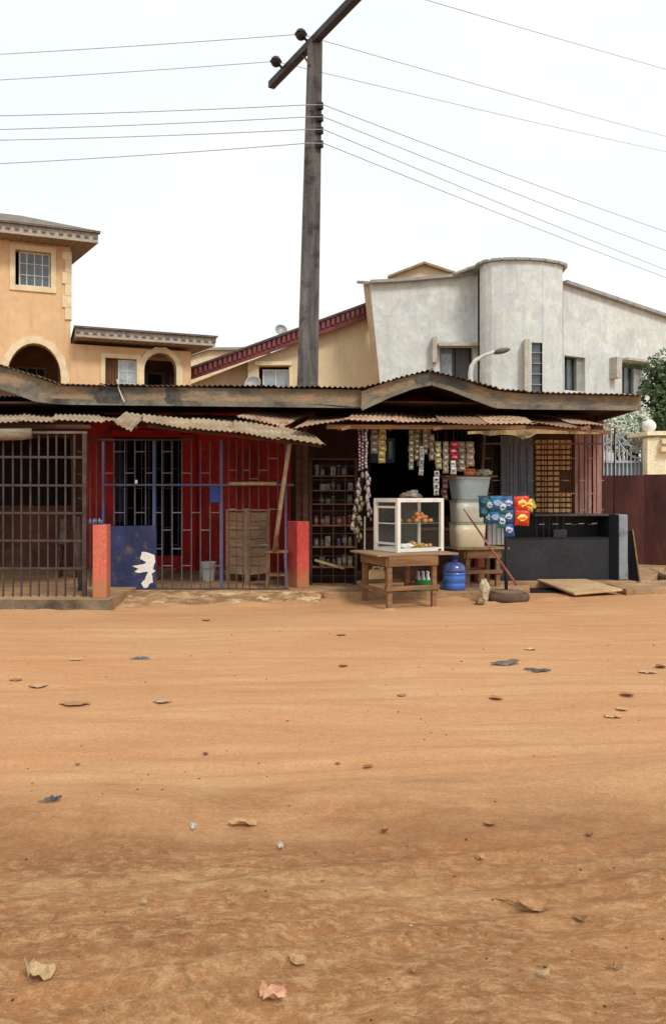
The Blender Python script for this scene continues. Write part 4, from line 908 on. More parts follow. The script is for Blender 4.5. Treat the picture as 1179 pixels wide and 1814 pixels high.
m = MB(); m.tube([P(486, 975, 11.9), P(492, 930, 11.7), P(500, 870, 11.5), P(513, 785, 11.2)], [.036, .034, .032, .03], 10)
tag(m.build('prop_pole', M_bamboo, smooth=True, base=P(486, 975, 11.9)), 'pale slanting wooden prop holding up the drooping awning corner', 'pole')
m = MB(); m.tube([P(405, 857, 11.66), P(450, 856.5, 11.66), P(490, 857, 11.66)], .028, 10)
tag(m.build('cross_pole', M_bamboo, smooth=True), 'short pale pole lying level across the blue gate rail', 'pole')
stool((X(490, 12.0), 12.05, S2), .33, .3, Z(976, 11.95) - S2, 'dusty wooden stool under the slanting awning prop', 4, M_wood)
# slatted crate cupboard
T = thing('slatted_cupboard', (X(439, 13.0), 13.0, S2), 'tall pale slatted wooden cupboard standing behind the blue gate', 'cupboard', rz=-42)
h = 1.15; s = .46
m = MB(); m.box(-s/2 + .02, -s/2 + .02, .1, s/2 - .02, s/2 - .02, h - .02); m.build('body', M_wooddark, T, local=True)
m = MB()
for k in range(7): z = .12 + k * .145; m.box(-s/2 + .03, -s/2, z, s/2 - .03, -s/2 + .019, z + .135)
for k in range(7): z = .12 + k * .145; m.box(-s/2, -s/2 + .03, z, -s/2 + .019, s/2 - .03, z + .135)
for k in range(7): z = .12 + k * .145; m.box(s/2 - .019, -s/2 + .03, z, s/2, s/2 - .03, z + .135)
m.build('slats', M_crate, T, bev=.003, local=True)
for sx in (-1, 1):
    for sy in (-1, 1): m = MB(); m.box(sx * s/2 - .027, sy * s/2 - .027, 0, sx * s/2 + .027, sy * s/2 + .027, h); m.build('corner_post', M_crate, T, bev=.004, local=True)
m = MB(); m.box(-s/2 - .03, -s/2 - .03, h, s/2 + .03, s/2 + .03, h + .02); m.build('top', M_crate, T, local=True)
T = thing('white_bucket', (X(369, 13.0), 13.0, S2), 'white plastic bucket on the porch floor behind the blue gate', 'bucket')
m = MB(); m.lathe([(.095, 0), (.13, .29), (.138, .29), (.138, .31), (.12, .31), (.09, .02)], n=24); m.build('body', M_bucket, T, smooth=True, local=True, bev=.002)
m = MB(); m.tube([(.137 * math.cos(t), -.02 - .12 * math.sin(t) , .3 - .1 * math.sin(t)) for t in [math.pi * k / 12 for k in range(13)]], .004, 6); m.build('handle', M_iron, T, local=True)
m = MB(); m.tube([P(423, 800, 14.6), P(420, 840, 14.6), P(422, 890, 14.6)], .02, 6)
tag(m.build('hanging_cloth', mat('red_rag', (130,60,50), (96,44,38))), 'thin faded strip hanging on the red wall behind the gate', 'rag')

# ------------------------------------------------------------------ provisions stall: shelf cupboard with goods
CY = 12.35
T = thing('shelf_cupboard', (X(588, CY), CY, S2), 'dark wooden shelf cupboard of provisions behind mesh beside the red stub post', 'cupboard')
x0, x1 = X(548, CY), X(632, CY); zt_ = Z(815, CY)
m = MB(); m.box(x0, CY, S2, x0 + .04, CY + .4, zt_); m.build('side_panel', M_wooddark, T); m = MB(); m.box(x1 - .04, CY, S2, x1, CY + .4, zt_); m.build('side_panel', M_wooddark, T)
m = MB(); m.box(x0 + .04, CY + .38, S2, x1 - .04, CY + .4, zt_); m.build('back_panel', M_wooddark, T)
m = MB(); m.box(x0, CY, zt_, x1, CY + .42, zt_ + .03); m.build('top', M_wooddark, T)
shelfz = [(868, 'second'), (892, 'third'), (842, 'top'), (930, 'fourth'), (968, 'fifth'), (1004, 'lowest')]
shelfz.sort()
names = ['topmost', 'second', 'third', 'fourth', 'fifth', 'lowest']
wm = mat('shelf_edge_wood', (122,84,56), (92,62,42), sc=4, st=(1,1,4))
for i, (y, _) in enumerate(shelfz):
    z = Z(y, CY); m = MB(); m.box(x0 + .04, CY - .005, z - .02, x1 - .04, CY + .378, z); m.build('shelf', wm, T)
m = MB()
for x in (548, 569, 590, 611, 631): m.bar(P(x, 1036, CY - .03), P(x, 820, CY - .03), .009, .009)
for y in (826, 850, 886, 905, 945, 985, 1020): m.bar(P(546, y, CY - .035), P(633, y, CY - .035), .006, .006)
m.build('mesh_front', M_ironmar, T)
m = MB(); m.box(X(524, CY), CY - .02, S2, X(537, CY), CY + .02, Z(790, CY)); m.build('door', M_wooddark, T)
cols = [((190,180,170), 'white'), ((70,104,76), 'green'), ((150,60,56), 'red'), ((96,84,120), 'purple'), ((150,130,90), 'tan'), ((90,120,120), 'teal'), ((130,104,96), 'brown')]
pal = [[0,0,0,0,3,6,6], [0,0,4,6,3,6], [1,1,1,1,4], [2,2,6,2,2], [4,6,0,5,3,3], [6,4,1,6,0]]
rnd = random.Random(5); ORD = ['first', 'second', 'third', 'fourth', 'fifth', 'sixth', 'seventh']
for i, (y, _) in enumerate(shelfz):
    z = Z(y, CY); n = 7; xw = (x1 - x0 - .12) / n
    for k in range(n):
        if rnd.random() < .14: continue
        c, cn = cols[pal[i][k % len(pal[i])]]; c = tuple(int(v * .72) for v in c); x = x0 + .06 + xw * (k + .5); hh = rnd.uniform(.1, .19) if i not in (2, 1) else rnd.uniform(.08, .14)
        a = MB(); kind = rnd.choice(['box', 'jar', 'tin'])
        if kind == 'box': a.box(-xw * .44, -.04, 0, xw * .44, .05, hh); a.cur = 1; a.box(-xw * .3, -.044, hh * .3, xw * .3, -.0405, hh * .7)
        elif kind == 'jar': a.lathe([(xw * .4, 0), (xw * .42, hh * .7), (xw * .25, hh * .85)], n=12); a.cur = 1; a.lathe([(xw * .3, hh * .85), (xw * .3, hh)], n=12)
        else: a.lathe([(xw * .42, 0), (xw * .42, hh * .3)], n=12); a.cur = 1; a.lathe([(xw * .415, hh * .3), (xw * .415, hh * .75)], n=12); a.cur = 0; a.lathe([(xw * .42, hh * .75), (xw * .42, hh)], n=12)
        o = a.build({'box': 'goods_packet', 'jar': 'goods_jar', 'tin': 'goods_tin'}[kind], [plastic(c), plastic((128,118,108))], local=True, base=(x + rnd.uniform(-.01, .01), CY + .06 + rnd.uniform(0, .06), z))
        nm = {'box': 'packet', 'jar': 'jar', 'tin': 'tin'}[kind]
        tag(o, f'{cn} {nm}, {ORD[k]} from the left on the {names[i]} shelf of the dark cupboard', nm, f'goods on the {names[i]} shelf of the cupboard')
m = MB(); m.bar(P(557, 992, 12.1), P(609, 1007, 12.1), .05, .035)
tag(m.build('wooden_batten', mat('pale_batten', (160,142,108), (120,104,78))), 'pale slanting batten across the lower front of the shelf cupboard', 'batten')

# dim back shelves and blue poster in the stall opening
m = MB(); m.box(X(656, 13.2), 13.2, Z(820, 13.2), X(699, 13.2), 13.22, Z(776, 13.2)); m.cur = 1; m.box(X(688, 13.19), 13.185, Z(812, 13.2), X(694, 13.2), 13.199, Z(782, 13.2)); 
tag(m.build('blue_poster', [mat('poster_blue', (60,96,122), (40,66,92), sc=8), mat('poster_mark', (140,160,172), (110,130,150))]), 'dim blue poster hanging inside the provisions stall', 'poster')
m = MB(); m.pb(850, 786, 882, 900, 14.2, .3)
for k in range(10): m.pb(850, 790 + k * 11, 882, 793 + k * 11, 14.17, .028)
tag(m.build('louvre_rack', mat('dim_rack', (66,56,50), (48,40,36))), 'dark slatted rack between the hanging sachets and the slate door', 'rack')
T = thing('counter_shelf', (X(800, 12.9), 12.9, S2), 'dark wooden stall counter behind the glass case', 'counter')
m = MB(); m.box(X(640, 12.9), 12.9, S2, X(838, 12.9), 13.3, .95); m.build('body', M_wooddark, T); m = MB(); m.box(X(636, 12.85), 12.85, .953, X(842, 12.85), 13.35, .99); m.build('top', M_wood, T)

# ------------------------------------------------------------------ hanging sachets
def packet(mb, c, w, h, b=.012, n=4, rot=0):
    vs = []; fs = []; cr_, sr_ = math.cos(rot), math.sin(rot)
    for side in (-1, 1):
        for j in range(n + 1):
            for i in range(n + 1):
                u = i / n * 2 - 1; v = j / n * 2 - 1; k = (1 - u * u) * (1 - v * v)
                vs.append(Vector(c) + Vector((u * w / 2 * cr_ - v * h / 2 * sr_, side * b * k ** .6 if k > 0 else 0, u * w / 2 * sr_ + v * h / 2 * cr_)))
    N_ = (n + 1) ** 2
    for sidx in (0, 1):
        for j in range(n):
            for i in range(n):
                q = sidx * N_ + j * (n + 1) + i; f = (q, q + 1, q + n + 2, q + n + 1); fs.append(f if sidx else f[::-1])
    return mb.add(vs, fs)
SY = 11.62
def strip_(x0, x1, y0, y1, c, label, c2=None, Y=SY, ph=.085, dark=None):
    a = MB(); w = X(x1, Y) - X(x0, Y); z0, z1 = Z(y1, Y), Z(y0, Y); n = max(1, round((z1 - z0) / ph)); h = (z1 - z0) / n; cx_ = (X(x0, Y) + X(x1, Y)) / 2; r = random.Random(int(x0 * 7 + y0))
    for k in range(n):
        c_ = (cx_ + r.uniform(-.008, .008), Y + r.uniform(-.012, .012), z0 + h * (k + .5)); a.cur = 0; packet(a, c_, w * r.uniform(.85, 1.05), h * 1.02, .018, 5, r.uniform(-.12, .12))
        a.cur = 1; hw, hh = w * r.uniform(.15, .36), h * r.uniform(.08, .24); dz = r.uniform(-.1, .1) * h
        ring = [(c_[0] + hw * math.cos(t) * (1 + .15 * r.random()), c_[1] - .0195, c_[2] + dz + hh * math.sin(t)) for t in [2 * math.pi * q / 10 for q in range(10)]]; a.prism(ring, (0, .006, 0))
    a.cur = 2; zb = Z(757, Y); a.tube([(cx_, Y, z1 - .01), (cx_, Y, max(zb, z1 + .01))], .003, 5)
    o = a.build('sachet_strip', [plastic(c), plastic(c2 or (206,200,190)), M_iron])
    o.modifiers  # thin foil packets
    return tag(o, label, 'sachet strip', 'sachet strips hanging along the stall front')
strip_(655, 669, 757, 803, (124,112,100), 'greyish brown sachet strip hanging left of the yellow one', (170,160,150))
strip_(670, 683, 757, 820, (176,150,78), 'long yellow sachet strip hanging in front of the blue poster', (220,206,150))
strip_(724, 733, 759, 832, (130,128,96), 'narrow olive sachet strip, leftmost of the middle bunch over the glass case', (200,204,190))
strip_(734.5, 743.5, 757, 815, (128,112,84), 'short tan sachet strip between two longer strips over the glass case', (196,186,160))
strip_(742, 750, 790, 842, (172,172,166), 'lowest hanging pale silver strip of the middle bunch', (90,90,90), Y=SY - .05)
strip_(748, 758, 757, 804, (150,130,98), 'beige sachet strip at the right of the middle bunch', (206,196,176))
strip_(759, 768.5, 769, 815, (138,122,100), 'brownish sachet strip between the middle bunch and the yellowish strip', (190,176,160))
strip_(770, 781, 782, 831, (164,156,110), 'yellowish sachet strip above the white lettered strip', (216,210,180))
strip_(768, 778, 834, 877, (196,194,186), 'white and black patterned sachet strip hanging low above the case', (50,50,56), Y=SY - .02)
strip_(784, 794, 782, 838, (146,136,112), 'grey olive sachet strip just left of the red one', (196,190,176))
strip_(797, 811, 782, 815, (178,26,46), 'bright red sachet strip above the tub stack', (222,170,176))
strip_(798, 808, 816, 840, (210,208,206), 'white sachet piece hanging below the bright red strip', (120,120,124))
strip_(812.5, 824, 782, 835, (132,120,108), 'grey brown sachet strip just right of the red one', (190,184,176))
strip_(825.5, 840, 782, 826, (156,134,110), 'wide pale brown sachet strip above the oranges', (196,180,160))
strip_(782, 792, 846, 886, (112,66,66), 'dull reddish strip hanging beside the tub stack', (150,120,120), Y=SY + .3)
strip_(728, 737, 757, 800, (150,140,118), 'short dull strip tucked behind the olive one in the middle bunch', (200,196,180), Y=SY + .1)
strip_(738, 747, 758, 826, (110,104,88), 'dark grey green strip tucked behind the middle bunch', (176,172,150), Y=SY + .12)
strip_(752, 762, 758, 792, (160,146,120), 'stubby beige strip behind the right side of the middle bunch', (206,200,180), Y=SY + .1)
strip_(788, 797, 784, 822, (120,96,84), 'brown strip hanging behind and left of the red one', (180,160,150), Y=SY + .12)
strip_(805, 814, 786, 834, (150,140,134), 'pale grey strip hanging behind and right of the red one', (210,206,200), Y=SY + .12)
strip_(820, 829, 784, 830, (140,110,92), 'tan strip wedged behind the two rightmost strips', (196,176,156), Y=SY + .1)
for i, (x, lab, c) in enumerate(((636, 'leftmost thin strand of tiny pinkish sachets by the cupboard', (130,84,84)), (642, 'middle thin strand of tiny sachets by the cupboard', (120,110,120)), (648.5, 'rightmost thin strand of tiny whitish sachets by the cupboard', (176,168,170)))):
    strip_(x - 2.3, x + 2.3, 758, 834 - i * 2, c, lab, (216,206,206), Y=SY - .1, ph=.05)
def chain(pts, c, label, Y=SY - .12):
    px0 = int(pts[0][0])
    a = MB(); r = random.Random(int(pts[0][0] * 10)); a.cur = 1; a.tube([P(x, y, Y) for x, y in [(pts[0][0] + 2, 830)] + pts], .003, 5)
    for i, (x, y) in enumerate(pts):
        a.cur = 0; s_ = r.uniform(.026, .04); a.blob(P(x, y, Y) + Vector((r.uniform(-.012, .012), r.uniform(-.02, .02), 0)), s_ * .8, s_ * .45, s_ * 1.5, .5, 10, 8, i + px0, 2.4); a.blob(P(x + r.uniform(-5, 5), y + 8, Y + .03), s_ * .5, s_ * .3, s_ * 1.1, .5, 8, 6, i + 7, 2.4)
    return tag(a.build('snack_string', [plastic(c, tuple(v * .8 for v in c)), M_iron], smooth=True), label, 'snack string', 'knotted strings of bagged snacks')
chain([(640, 842), (635, 860), (634, 874), (631, 888), (627, 902), (626, 917), (625, 932)], (168,152,144), 'leftmost hanging string of small white bagged snacks')
chain([(639, 884), (636, 901), (641, 893), (635, 920), (634, 940), (638, 950)], (150,146,112), 'middle hanging string of greenish bagged snacks')
chain([(650, 842), (651, 856), (651, 870), (650, 884), (652, 898), (653, 912)], (182,164,162), 'rightmost hanging string of pinkish white bagged snacks')
m = MB(); m.tube([P(646, 915, 11.5), P(645.5, 975, 11.45)], .012, 6); tag(m.build('twine', mat('cord_white', (196,190,176), (160,150,130), sc=30)), 'pale cord hanging below the snack strings to the table', 'cord')
m = MB(); m.tube([P(600, 757, SY), P(850, 758, SY)], .008, 6); tag(m.build('hanging_rail', M_iron), 'thin rail under the awning carrying the sachet strips', 'rail')

# ------------------------------------------------------------------ main table and glass case
def table(loc, rz, tw, td, h, lw, ld, label, top_off=(0, 0), name='wooden_table', low=.25, short=None, bev=.004):
    t = thing(name, loc, label, 'table', rz=rz)
    a = MB(); a.box(-tw/2 + top_off[0], -td/2 + top_off[1], h - .025, tw/2 + top_off[0], td/2 + top_off[1], h); a.build('tabletop', M_woodtop, t, bev=bev, local=True)
    for sx in (-1, 1):
        for sy in (-1, 1):
            zz = 0; a = MB(); a.box(sx * lw/2 - .033, sy * ld/2 - .033, zz, sx * lw/2 + .033, sy * ld/2 + .033, h - .027); a.build('leg', M_wood, t, bev=.004, local=True)
    for sy in (-1, 1): a = MB(); a.box(-lw/2 - .03, sy * (ld/2 + .046) - .0125, h - .16, lw/2 + .03, sy * (ld/2 + .046) + .0125, h - .029); a.build('apron', M_wood, t, bev=.003, local=True)
    for sx in (-1, 1): a = MB(); a.box(sx * (lw/2 + .046) - .0125, -ld/2 - .03, h - .16, sx * (lw/2 + .046) + .0125, ld/2 + .03, h - .029); a.build('apron', M_wood, t, bev=.003, local=True)
    for sy in (-1, 1): a = MB(); a.box(-lw/2 - .06, sy * (ld/2 + .046) - .0125, low, lw/2 + .06, sy * (ld/2 + .046) + .0125, low + .06); a.build('stretcher', M_wood, t, bev=.003, local=True)
    for sx in (-1, 1): a = MB(); a.box(sx * (lw/2 + .046) - .0125, -ld/2 - .03, low - .04, sx * (lw/2 + .046) + .0125, ld/2 + .03, low + .015); a.build('stretcher', M_wood, t, bev=.003, local=True)
    return t
TC = (.91, 11.0, 0)
table(TC, 20, 1.2, 1.0, .735, .66, .84, 'rough wooden table carrying the white framed glass case', (.08, .02), short=True)
CS = thing('glass_case', (1.07, 11.2, .737), 'white framed glass display case of buns standing on the wooden table', 'display case', rz=30)
w2, d2, hh = .395, .3, .735; fr = .052
for sx in (-1, 1):
    for sy in (-1, 1):
        m = MB(); m.box(sx * w2 - (fr if sx > 0 else 0), sy * d2 - (fr if sy > 0 else 0), 0, sx * w2 + (0 if sx > 0 else fr), sy * d2 + (0 if sy > 0 else fr), hh); m.build('corner_frame', M_alu, CS, bev=.003, local=True)
for z in (0, hh - .05):
    m = MB()
    m.box(-w2 + fr, -d2 + .002, z + .002, w2 - fr, -d2 + fr - .01, z + .052); m.box(-w2 + fr, d2 - fr + .01, z + .002, w2 - fr, d2 - .002, z + .052)
    m.box(-w2 + .002, -d2 + fr, z + .002, -w2 + fr - .01, d2 - fr, z + .052); m.box(w2 - fr + .01, -d2 + fr, z + .002, w2 - .002, d2 - fr, z + .052)
    m.build('rail', M_alu, CS, bev=.003, local=True)
m = MB(); m.box(-w2 + .003, -d2 + .003, hh - .003, w2 - .003, d2 - .003, hh + .008); m.build('top', M_alu, CS, local=True)
m = MB(); m.box(-w2 + fr, -d2 + fr, .01, w2 - fr, d2 - fr, .03); m.build('floor', M_alu, CS, local=True)
m = MB(); m.box(-w2 + .02, -d2 + .04, .39, w2 - .02, d2 - .04, .398); m.build('shelf', glass('shelf_glass', (150,166,160), .45), CS, local=True)
m = MB(); m.box(-w2 + .012, -d2 + .05, .1, -w2 + .03, -d2 + .08, hh - .1); m.box(-w2 + .012, d2 - .08, .1, -w2 + .03, d2 - .05, hh - .1); m.box(-w2 + .012, -d2 + .081, .1, -w2 + .03, d2 - .081, .13); m.box(-w2 + .012, -d2 + .081, hh - .13, -w2 + .03, d2 - .081, hh - .1); m.box(-w2 + .012, -d2 + .081, .385, -w2 + .03, d2 - .081, .4); m.build('side_door', M_alu, CS, local=True)
m = MB(); m.box(-w2 + fr, -d2 + .012, .05, w2 - fr, -d2 + .016, hh - .05); m.build('front_glass', M_glass, CS, local=True)
m = MB(); m.box(-w2 + .016, -d2 + fr, .05, -w2 + .019, d2 - fr, hh - .05); m.build('side_glass', M_glass, CS, local=True)
m = MB(); m.box(w2 - .019, -d2 + fr, .05, w2 - .016, d2 - fr, hh - .05); m.build('side_glass', M_glass, CS, local=True)
m = MB(); m.box(-w2 + fr, d2 - .03, .05, w2 - fr, d2 - .026, hh - .05); m.build('back_panel', mat('case_back', (92,90,86), (70,68,66), sc=2, rough=.4), CS, local=True)
m = MB(); m.box(w2 - .1, -d2 - .006, .012, w2 - .05, -d2 + .001, .032); m.build('lock', M_black, CS, local=True)
cm = Matrix.LocRotScale(CS.location, CS.rotation_euler, None)
rnd = random.Random(3); buns = []
mesh_b = MB(); mesh_b.blob((0, 0, .028), .042, .036, .029, .12, 12, 8, 1); b0_ = mesh_b.build('bun', M_bun, local=True, smooth=True)
first = True
for k in range(24):
    lay = 0 if k < 13 else (1 if k < 21 else 2); p = cm @ Vector((rnd.uniform(-.12 + lay * .06, .29 - lay * .04), rnd.uniform(-.22, .08), .4 + lay * .045))
    lb = 'golden brown bun in the heap on the upper shelf of the glass case'
    o = b0_ if first else b0_.copy()
    if not first: COL.objects.link(o)
    first = False; o.location = p; o.rotation_euler = (rnd.uniform(-.3, .3), rnd.uniform(-.3, .3), rnd.uniform(0, 6)); o.scale = [rnd.uniform(.9, 1.15)] * 3
    tag(o, lb, 'bun', 'buns on the upper shelf of the glass case')
mesh_b = MB(); mesh_b.blob((0, 0, .02), .04, .025, .02, .3, 10, 6, 4); s0_ = mesh_b.build('fried_snack', M_snack, local=True, smooth=True); first = True
for k in range(26):
    lay = k // 12; p = cm @ Vector((rnd.uniform(-.05, .28), rnd.uniform(-.22, .1), .032 + lay * .032))
    o = s0_ if first else s0_.copy()
    if not first: COL.objects.link(o)
    first = False; o.location = p; o.rotation_euler = (rnd.uniform(-.3, .3), rnd.uniform(-.3, .3), rnd.uniform(0, 6))
    tag(o, 'pale fried snack in the heap on the floor of the glass case', 'snack', 'snacks on the floor of the glass case')
m = MB(); m.blob(cm @ Vector((-.12, -.12, .07)), .1, .06, .035, .4, 14, 8, 3); tag(m.build('paper_wrap', M_paper, smooth=True), 'crumpled white paper beside the snacks in the glass case', 'paper')
m = MB(); m.blob(cm @ Vector((.1, .1, hh + .045)), .13, .08, .06, .5, 18, 10, 9, 3); tag(m.build('nylon_bag', plastic((140,120,112)), smooth=True), 'crumpled brownish nylon bag lying on top of the glass case', 'bag')

# ------------------------------------------------------------------ things under and beside the table
T = thing('jerrycan', (X(667, 11.6), 11.6, S2), 'cream plastic jerrycan standing under the wooden table', 'jerrycan')
m = MB(); m.lathe([(.10, 0), (.118, .01), (.12, .1), (.116, .12), (.12, .14), (.12, .27), (.11, .3), (.06, .315), (.03, .32)], n=24, sq=6, sy=.8); m.build('body', M_keg, T, smooth=True, local=True)
m = MB(); m.tube([(-.06, 0, .3), (-.05, 0, .35), (.04, 0, .35), (.05, 0, .3)], .012, 8); m.build('handle', M_keg, T, local=True); m = MB(); m.lathe([(.025, .31), (.025, .35)], (.08, 0, 0), n=12); m.build('cap', M_keg, T, local=True)
T = thing('bottle_crate', (X(753, 11.7), 11.7, S2), 'green plastic crate of bottles behind the wooden table leg', 'crate')
m = MB(); w_2 = .15
m.box(-w_2, -.12, 0, w_2, .12, .015); m.box(-w_2, -.12, .015, w_2, -.108, .16); m.box(-w_2, .108, .015, w_2, .12, .16); m.box(-w_2, -.107, .015, -w_2 + .012, .107, .16); m.box(w_2 - .012, -.107, .015, w_2, .107, .16)
m.build('body', M_green, T, bev=.004, local=True)
first = True; q = MB(); q.lathe([(.027, 0), (.03, .02), (.03, .14), (.012, .2), (.012, .235)], n=12); q.cur = 1; q.lathe([(.015, .235), (.015, .255)], n=10); bb = q.build('bottle', [M_clearbot, M_white], local=True, smooth=True)
for i in range(4):
    for j in range(3):
        o = bb if first else bb.copy()
        if not first: COL.objects.link(o)
        first = False; o.location = (X(753, 11.7) - .105 + i * .07, 11.7 - .07 + j * .07, S2 + .018)
        tag(o, 'pale capped bottle standing in the green crate', 'bottle', 'bottles in the green crate')
T = thing('water_bottle', (X(804, 11.75), 11.75, S2), 'large blue water dispenser bottle beside the wooden table', 'bottle')
r = .172
m = MB(); m.lathe([(r, .262), (r, .3), (r * .93, .35), (r * .7, .39), (r * .42, .41)], n=32); m.build('upper_shell', mat('empty_bottle_blue', (78,96,150), (60,74,124), fine=.05, bump=0, rough=.15, spec=.7, sc=4), T, smooth=True, local=True)
m = MB(); m.lathe([(r * .92, 0), (r, .02), (r, .09), (r * .95, .105), (r, .12), (r, .2), (r * .95, .215), (r, .23), (r, .26)], n=32); m.build('body', M_bluebot, T, smooth=True, local=True)
m = MB(); m.lathe([(.065, .405), (.05, .43), (.05, .47), (.062, .475), (.062, .53), (.055, .54)], n=20); m.build('neck', M_bluecap, T, smooth=True, local=True)

table((X(845, 12.3), 12.3, S2), 14, .86, .56, .60, .5, .36, 'small low wooden table carrying the stack of frosted tubs', (-.02, 0), low=.2)
def tub(z, h, r0, r1, m1, m2, label, py, base):
    t = thing('plastic_tub', base, label, 'tub', 'stacked frosted tubs', 14)
    a = MB(); a.lathe([(r0 * .97, 0), (r0, .012), (r0 + (r1 - r0) * .55, h * .55), (r1, h - .03)], n=32, sq=5, sy=.85); a.build('body', m1, t, smooth=True, local=True)
    a = MB(); a.lathe([(r1 * 1.005, h - .03), (r1 * 1.03, h - .028), (r1 * 1.03, h), (r1 * .98, h)], n=32, sq=5, sy=.85); a.build('rim', m2, t, local=True)
bz = S2 + .602; bx_ = X(827, 12.25)
tub(0, .385, .235, .25, M_tublow, M_tubband, 'bottom tub of the frosted stack, beige with a greenish rim', 0, (bx_, 12.25, bz))
tub(0, .34, .238, .25, M_tubmid, M_tubband, 'middle tub of the frosted stack, whitish', 0, (bx_ + .01, 12.25, bz + .387))
tub(0, .35, .24, .285, M_tubtop, M_tubtop, 'top tub of the frosted stack, bluish and flared', 0, (bx_ + .03, 12.25, bz + .729))
tz = bz + .729 + .352
m = MB(); m.box(-.41, -.2, 0, .41, .2, .022); tag(m.build('wooden_board', M_wood, local=True, base=(X(829, 12.25), 12.25, tz), rz=R(3), bev=.004), 'thin wooden board laid on top of the frosted tub stack', 'board')
m = MB()
for k in range(7): m.blob(Vector((X(829, 12.15) + (k % 4) * .055 - .03, 12.12 + (k // 4) * .06, tz + .06 + (k // 4) * .035)), .046, .046, .042, .03, 12, 8, k)
tag(m.build('bag_of_oranges', mat('orange_fruit', (240,158,108), (226,126,76), sc=9, rough=.5), smooth=True), 'heap of orange fruit on the board above the tubs', 'fruit')
m = MB(); m.blob(Vector((X(854, 12.15), 12.1, tz + .065)), .12, .07, .05, .5, 18, 10, 5, 2.6); tag(m.build('nylon_bag', plastic((206,204,180)), smooth=True), 'pale nylon bag slumped beside the oranges on the tub stack', 'bag')

# detergent sachets on a stand
DY = 11.35
T = thing('pole_stand', (X(896, DY), DY, .0), 'black pole stand set in a concrete filled tyre', 'stand')
m = MB(); m.lathe([(.28, 0), (.32, .02), (.33, .07), (.315, .12), (.25, .135)], n=36); m.build('tyre', M_tyre, T, smooth=True, local=True)
m = MB(); m.lathe([(.238, .1), (.238, .15), (.1, .16), (.03, .165)], n=28); m.build('concrete_fill', M_concrete, T, local=True)
m = MB(); m.tube([(0, 0, .15), (0, 0, Z(878, DY))], .026, 10); m.build('pole', M_black, T, local=True)
m = MB(); m.tube([P(846, 879, DY), P(946, 879, DY)], .009, 8); m.build('cross_rod', M_iron, T)
def det(x0, x1, rows, c1, c2, c3, label, y0=880, ph=24, cols_=1):
    a = MB(); Y = DY - .03; cw = (x1 - x0) / cols_
    for r_ in range(rows):
        for c_ in range(cols_):
            xc = X(x0 + cw * (c_ + .5), Y); zc = Z(y0 + ph * (r_ + .5), Y); w = cw / F * Y * .97; h = ph / F * Y * .97
            rr8 = random.Random(int(x0 * 3 + r_ * 11)); xc += rr8.uniform(-.012, .012); Y = DY - .03 + rr8.uniform(-.03, .02); a.cur = 0; packet(a, (xc, Y, zc), w * rr8.uniform(.95, 1.12), h * rr8.uniform(.98, 1.12), .034, 7, rr8.uniform(-.14, .14))
            a.cur = 1; rr9 = random.Random(int(x0 + r_ * 7)); ring = [(xc + w * .34 * math.cos(t) * rr9.uniform(.75, 1.2), Y - .036, zc + h * .05 + h * .24 * math.sin(t) * rr9.uniform(.7, 1.25)) for t in [2 * math.pi * q / 16 for q in range(16)]]; a.prism(ring, (0, .008, 0))
            a.cur = 2; ring = [(xc + w * .24 * math.cos(t) * rr9.uniform(.7, 1.2), Y - .039, zc - h * .02 + h * .1 * math.sin(t) * rr9.uniform(.6, 1.3)) for t in [2 * math.pi * q / 12 for q in range(12)]]; a.prism(ring, (0, .004, 0))
    tag(a.build('detergent_strip', [plastic(c1, tuple(v * .8 for v in c1)), plastic(c2, c2), plastic(c3, c3)]), label, 'sachet strip', 'detergent sachets on the pole stand')
det(848, 866, 2, (30,74,84), (40,96,140), (90,120,110), 'dark green blue detergent strip, leftmost on the pole stand', ph=18)
det(867, 890, 2, (36,104,156), (120,180,214), (206,150,176), 'blue detergent strip with pink marks on the pole stand', ph=24)
det(891, 910, 3, (44,92,148), (206,206,226), (96,110,180), 'longest blue and white detergent strip on the pole stand', ph=23.5)
det(925, 944, 1, (226,190,90), (240,214,120), (214,60,40), 'yellow detergent packet tucked behind the red and yellow strip', y0=884, ph=22)
det(858, 876, 2, (34,92,96), (150,190,200), (190,110,130), 'teal detergent packets bunched behind the blue strip', y0=884, ph=22)
det(882, 898, 2, (60,120,120), (220,214,226), (80,90,160), 'greenish packets bunched behind the longest detergent strip', y0=886, ph=25)
det(912, 938, 2, (222,66,36), (252,226,110), (236,110,40), 'red and yellow detergent strip on the pole stand', ph=25)
m = MB(); m.prism([P(939, 882, DY - .02), P(945, 884, DY - .05), P(950, 898, DY - .05), P(947, 901, DY - .04), P(940, 897, DY - .02)], (0, .012, 0)); tag(m.build('yellow_wrapper', plastic((226,208,110))), 'yellow wrapper flap at the right end of the detergent rod', 'wrapper')
m = MB(); m.tube([P(821, 902, 11.6), P(868, 970, 11.4), P(915, 1037, 11.2)], [.012, .016, .019], 8)
tag(m.build('umbrella_pole', M_pinkpole, smooth=True, base=P(915, 1037, 11.2)), 'thin pinkish pole leaning from the tyre base across the tubs', 'pole')
m = MB(); m.blob(Vector((X(858, 11.15), 11.15, .16)), .07, .065, .18, .2, 18, 14, 3, 1.6); tag(m.build('nylon_bag', plastic((206,192,164), (176,158,128)), smooth=True), 'tall dirty white nylon bag on the ground beside the tyre base', 'bag')
m = MB(); m.blob(Vector((X(850, 10.95), 10.95, .05)), .07, .06, .05, .25, 14, 10, 8); tag(m.build('crumpled_sack', plastic((170,140,112)), smooth=True), 'crumpled brownish sacking around the foot of the tyre base', 'sack')
m = MB(); m.pb(862, 925, 892, 965, 12.9, .05); 
for k in range(4): m.pb(864 + k * 8, 925, 866 + k * 8, 965, 12.88, .018)
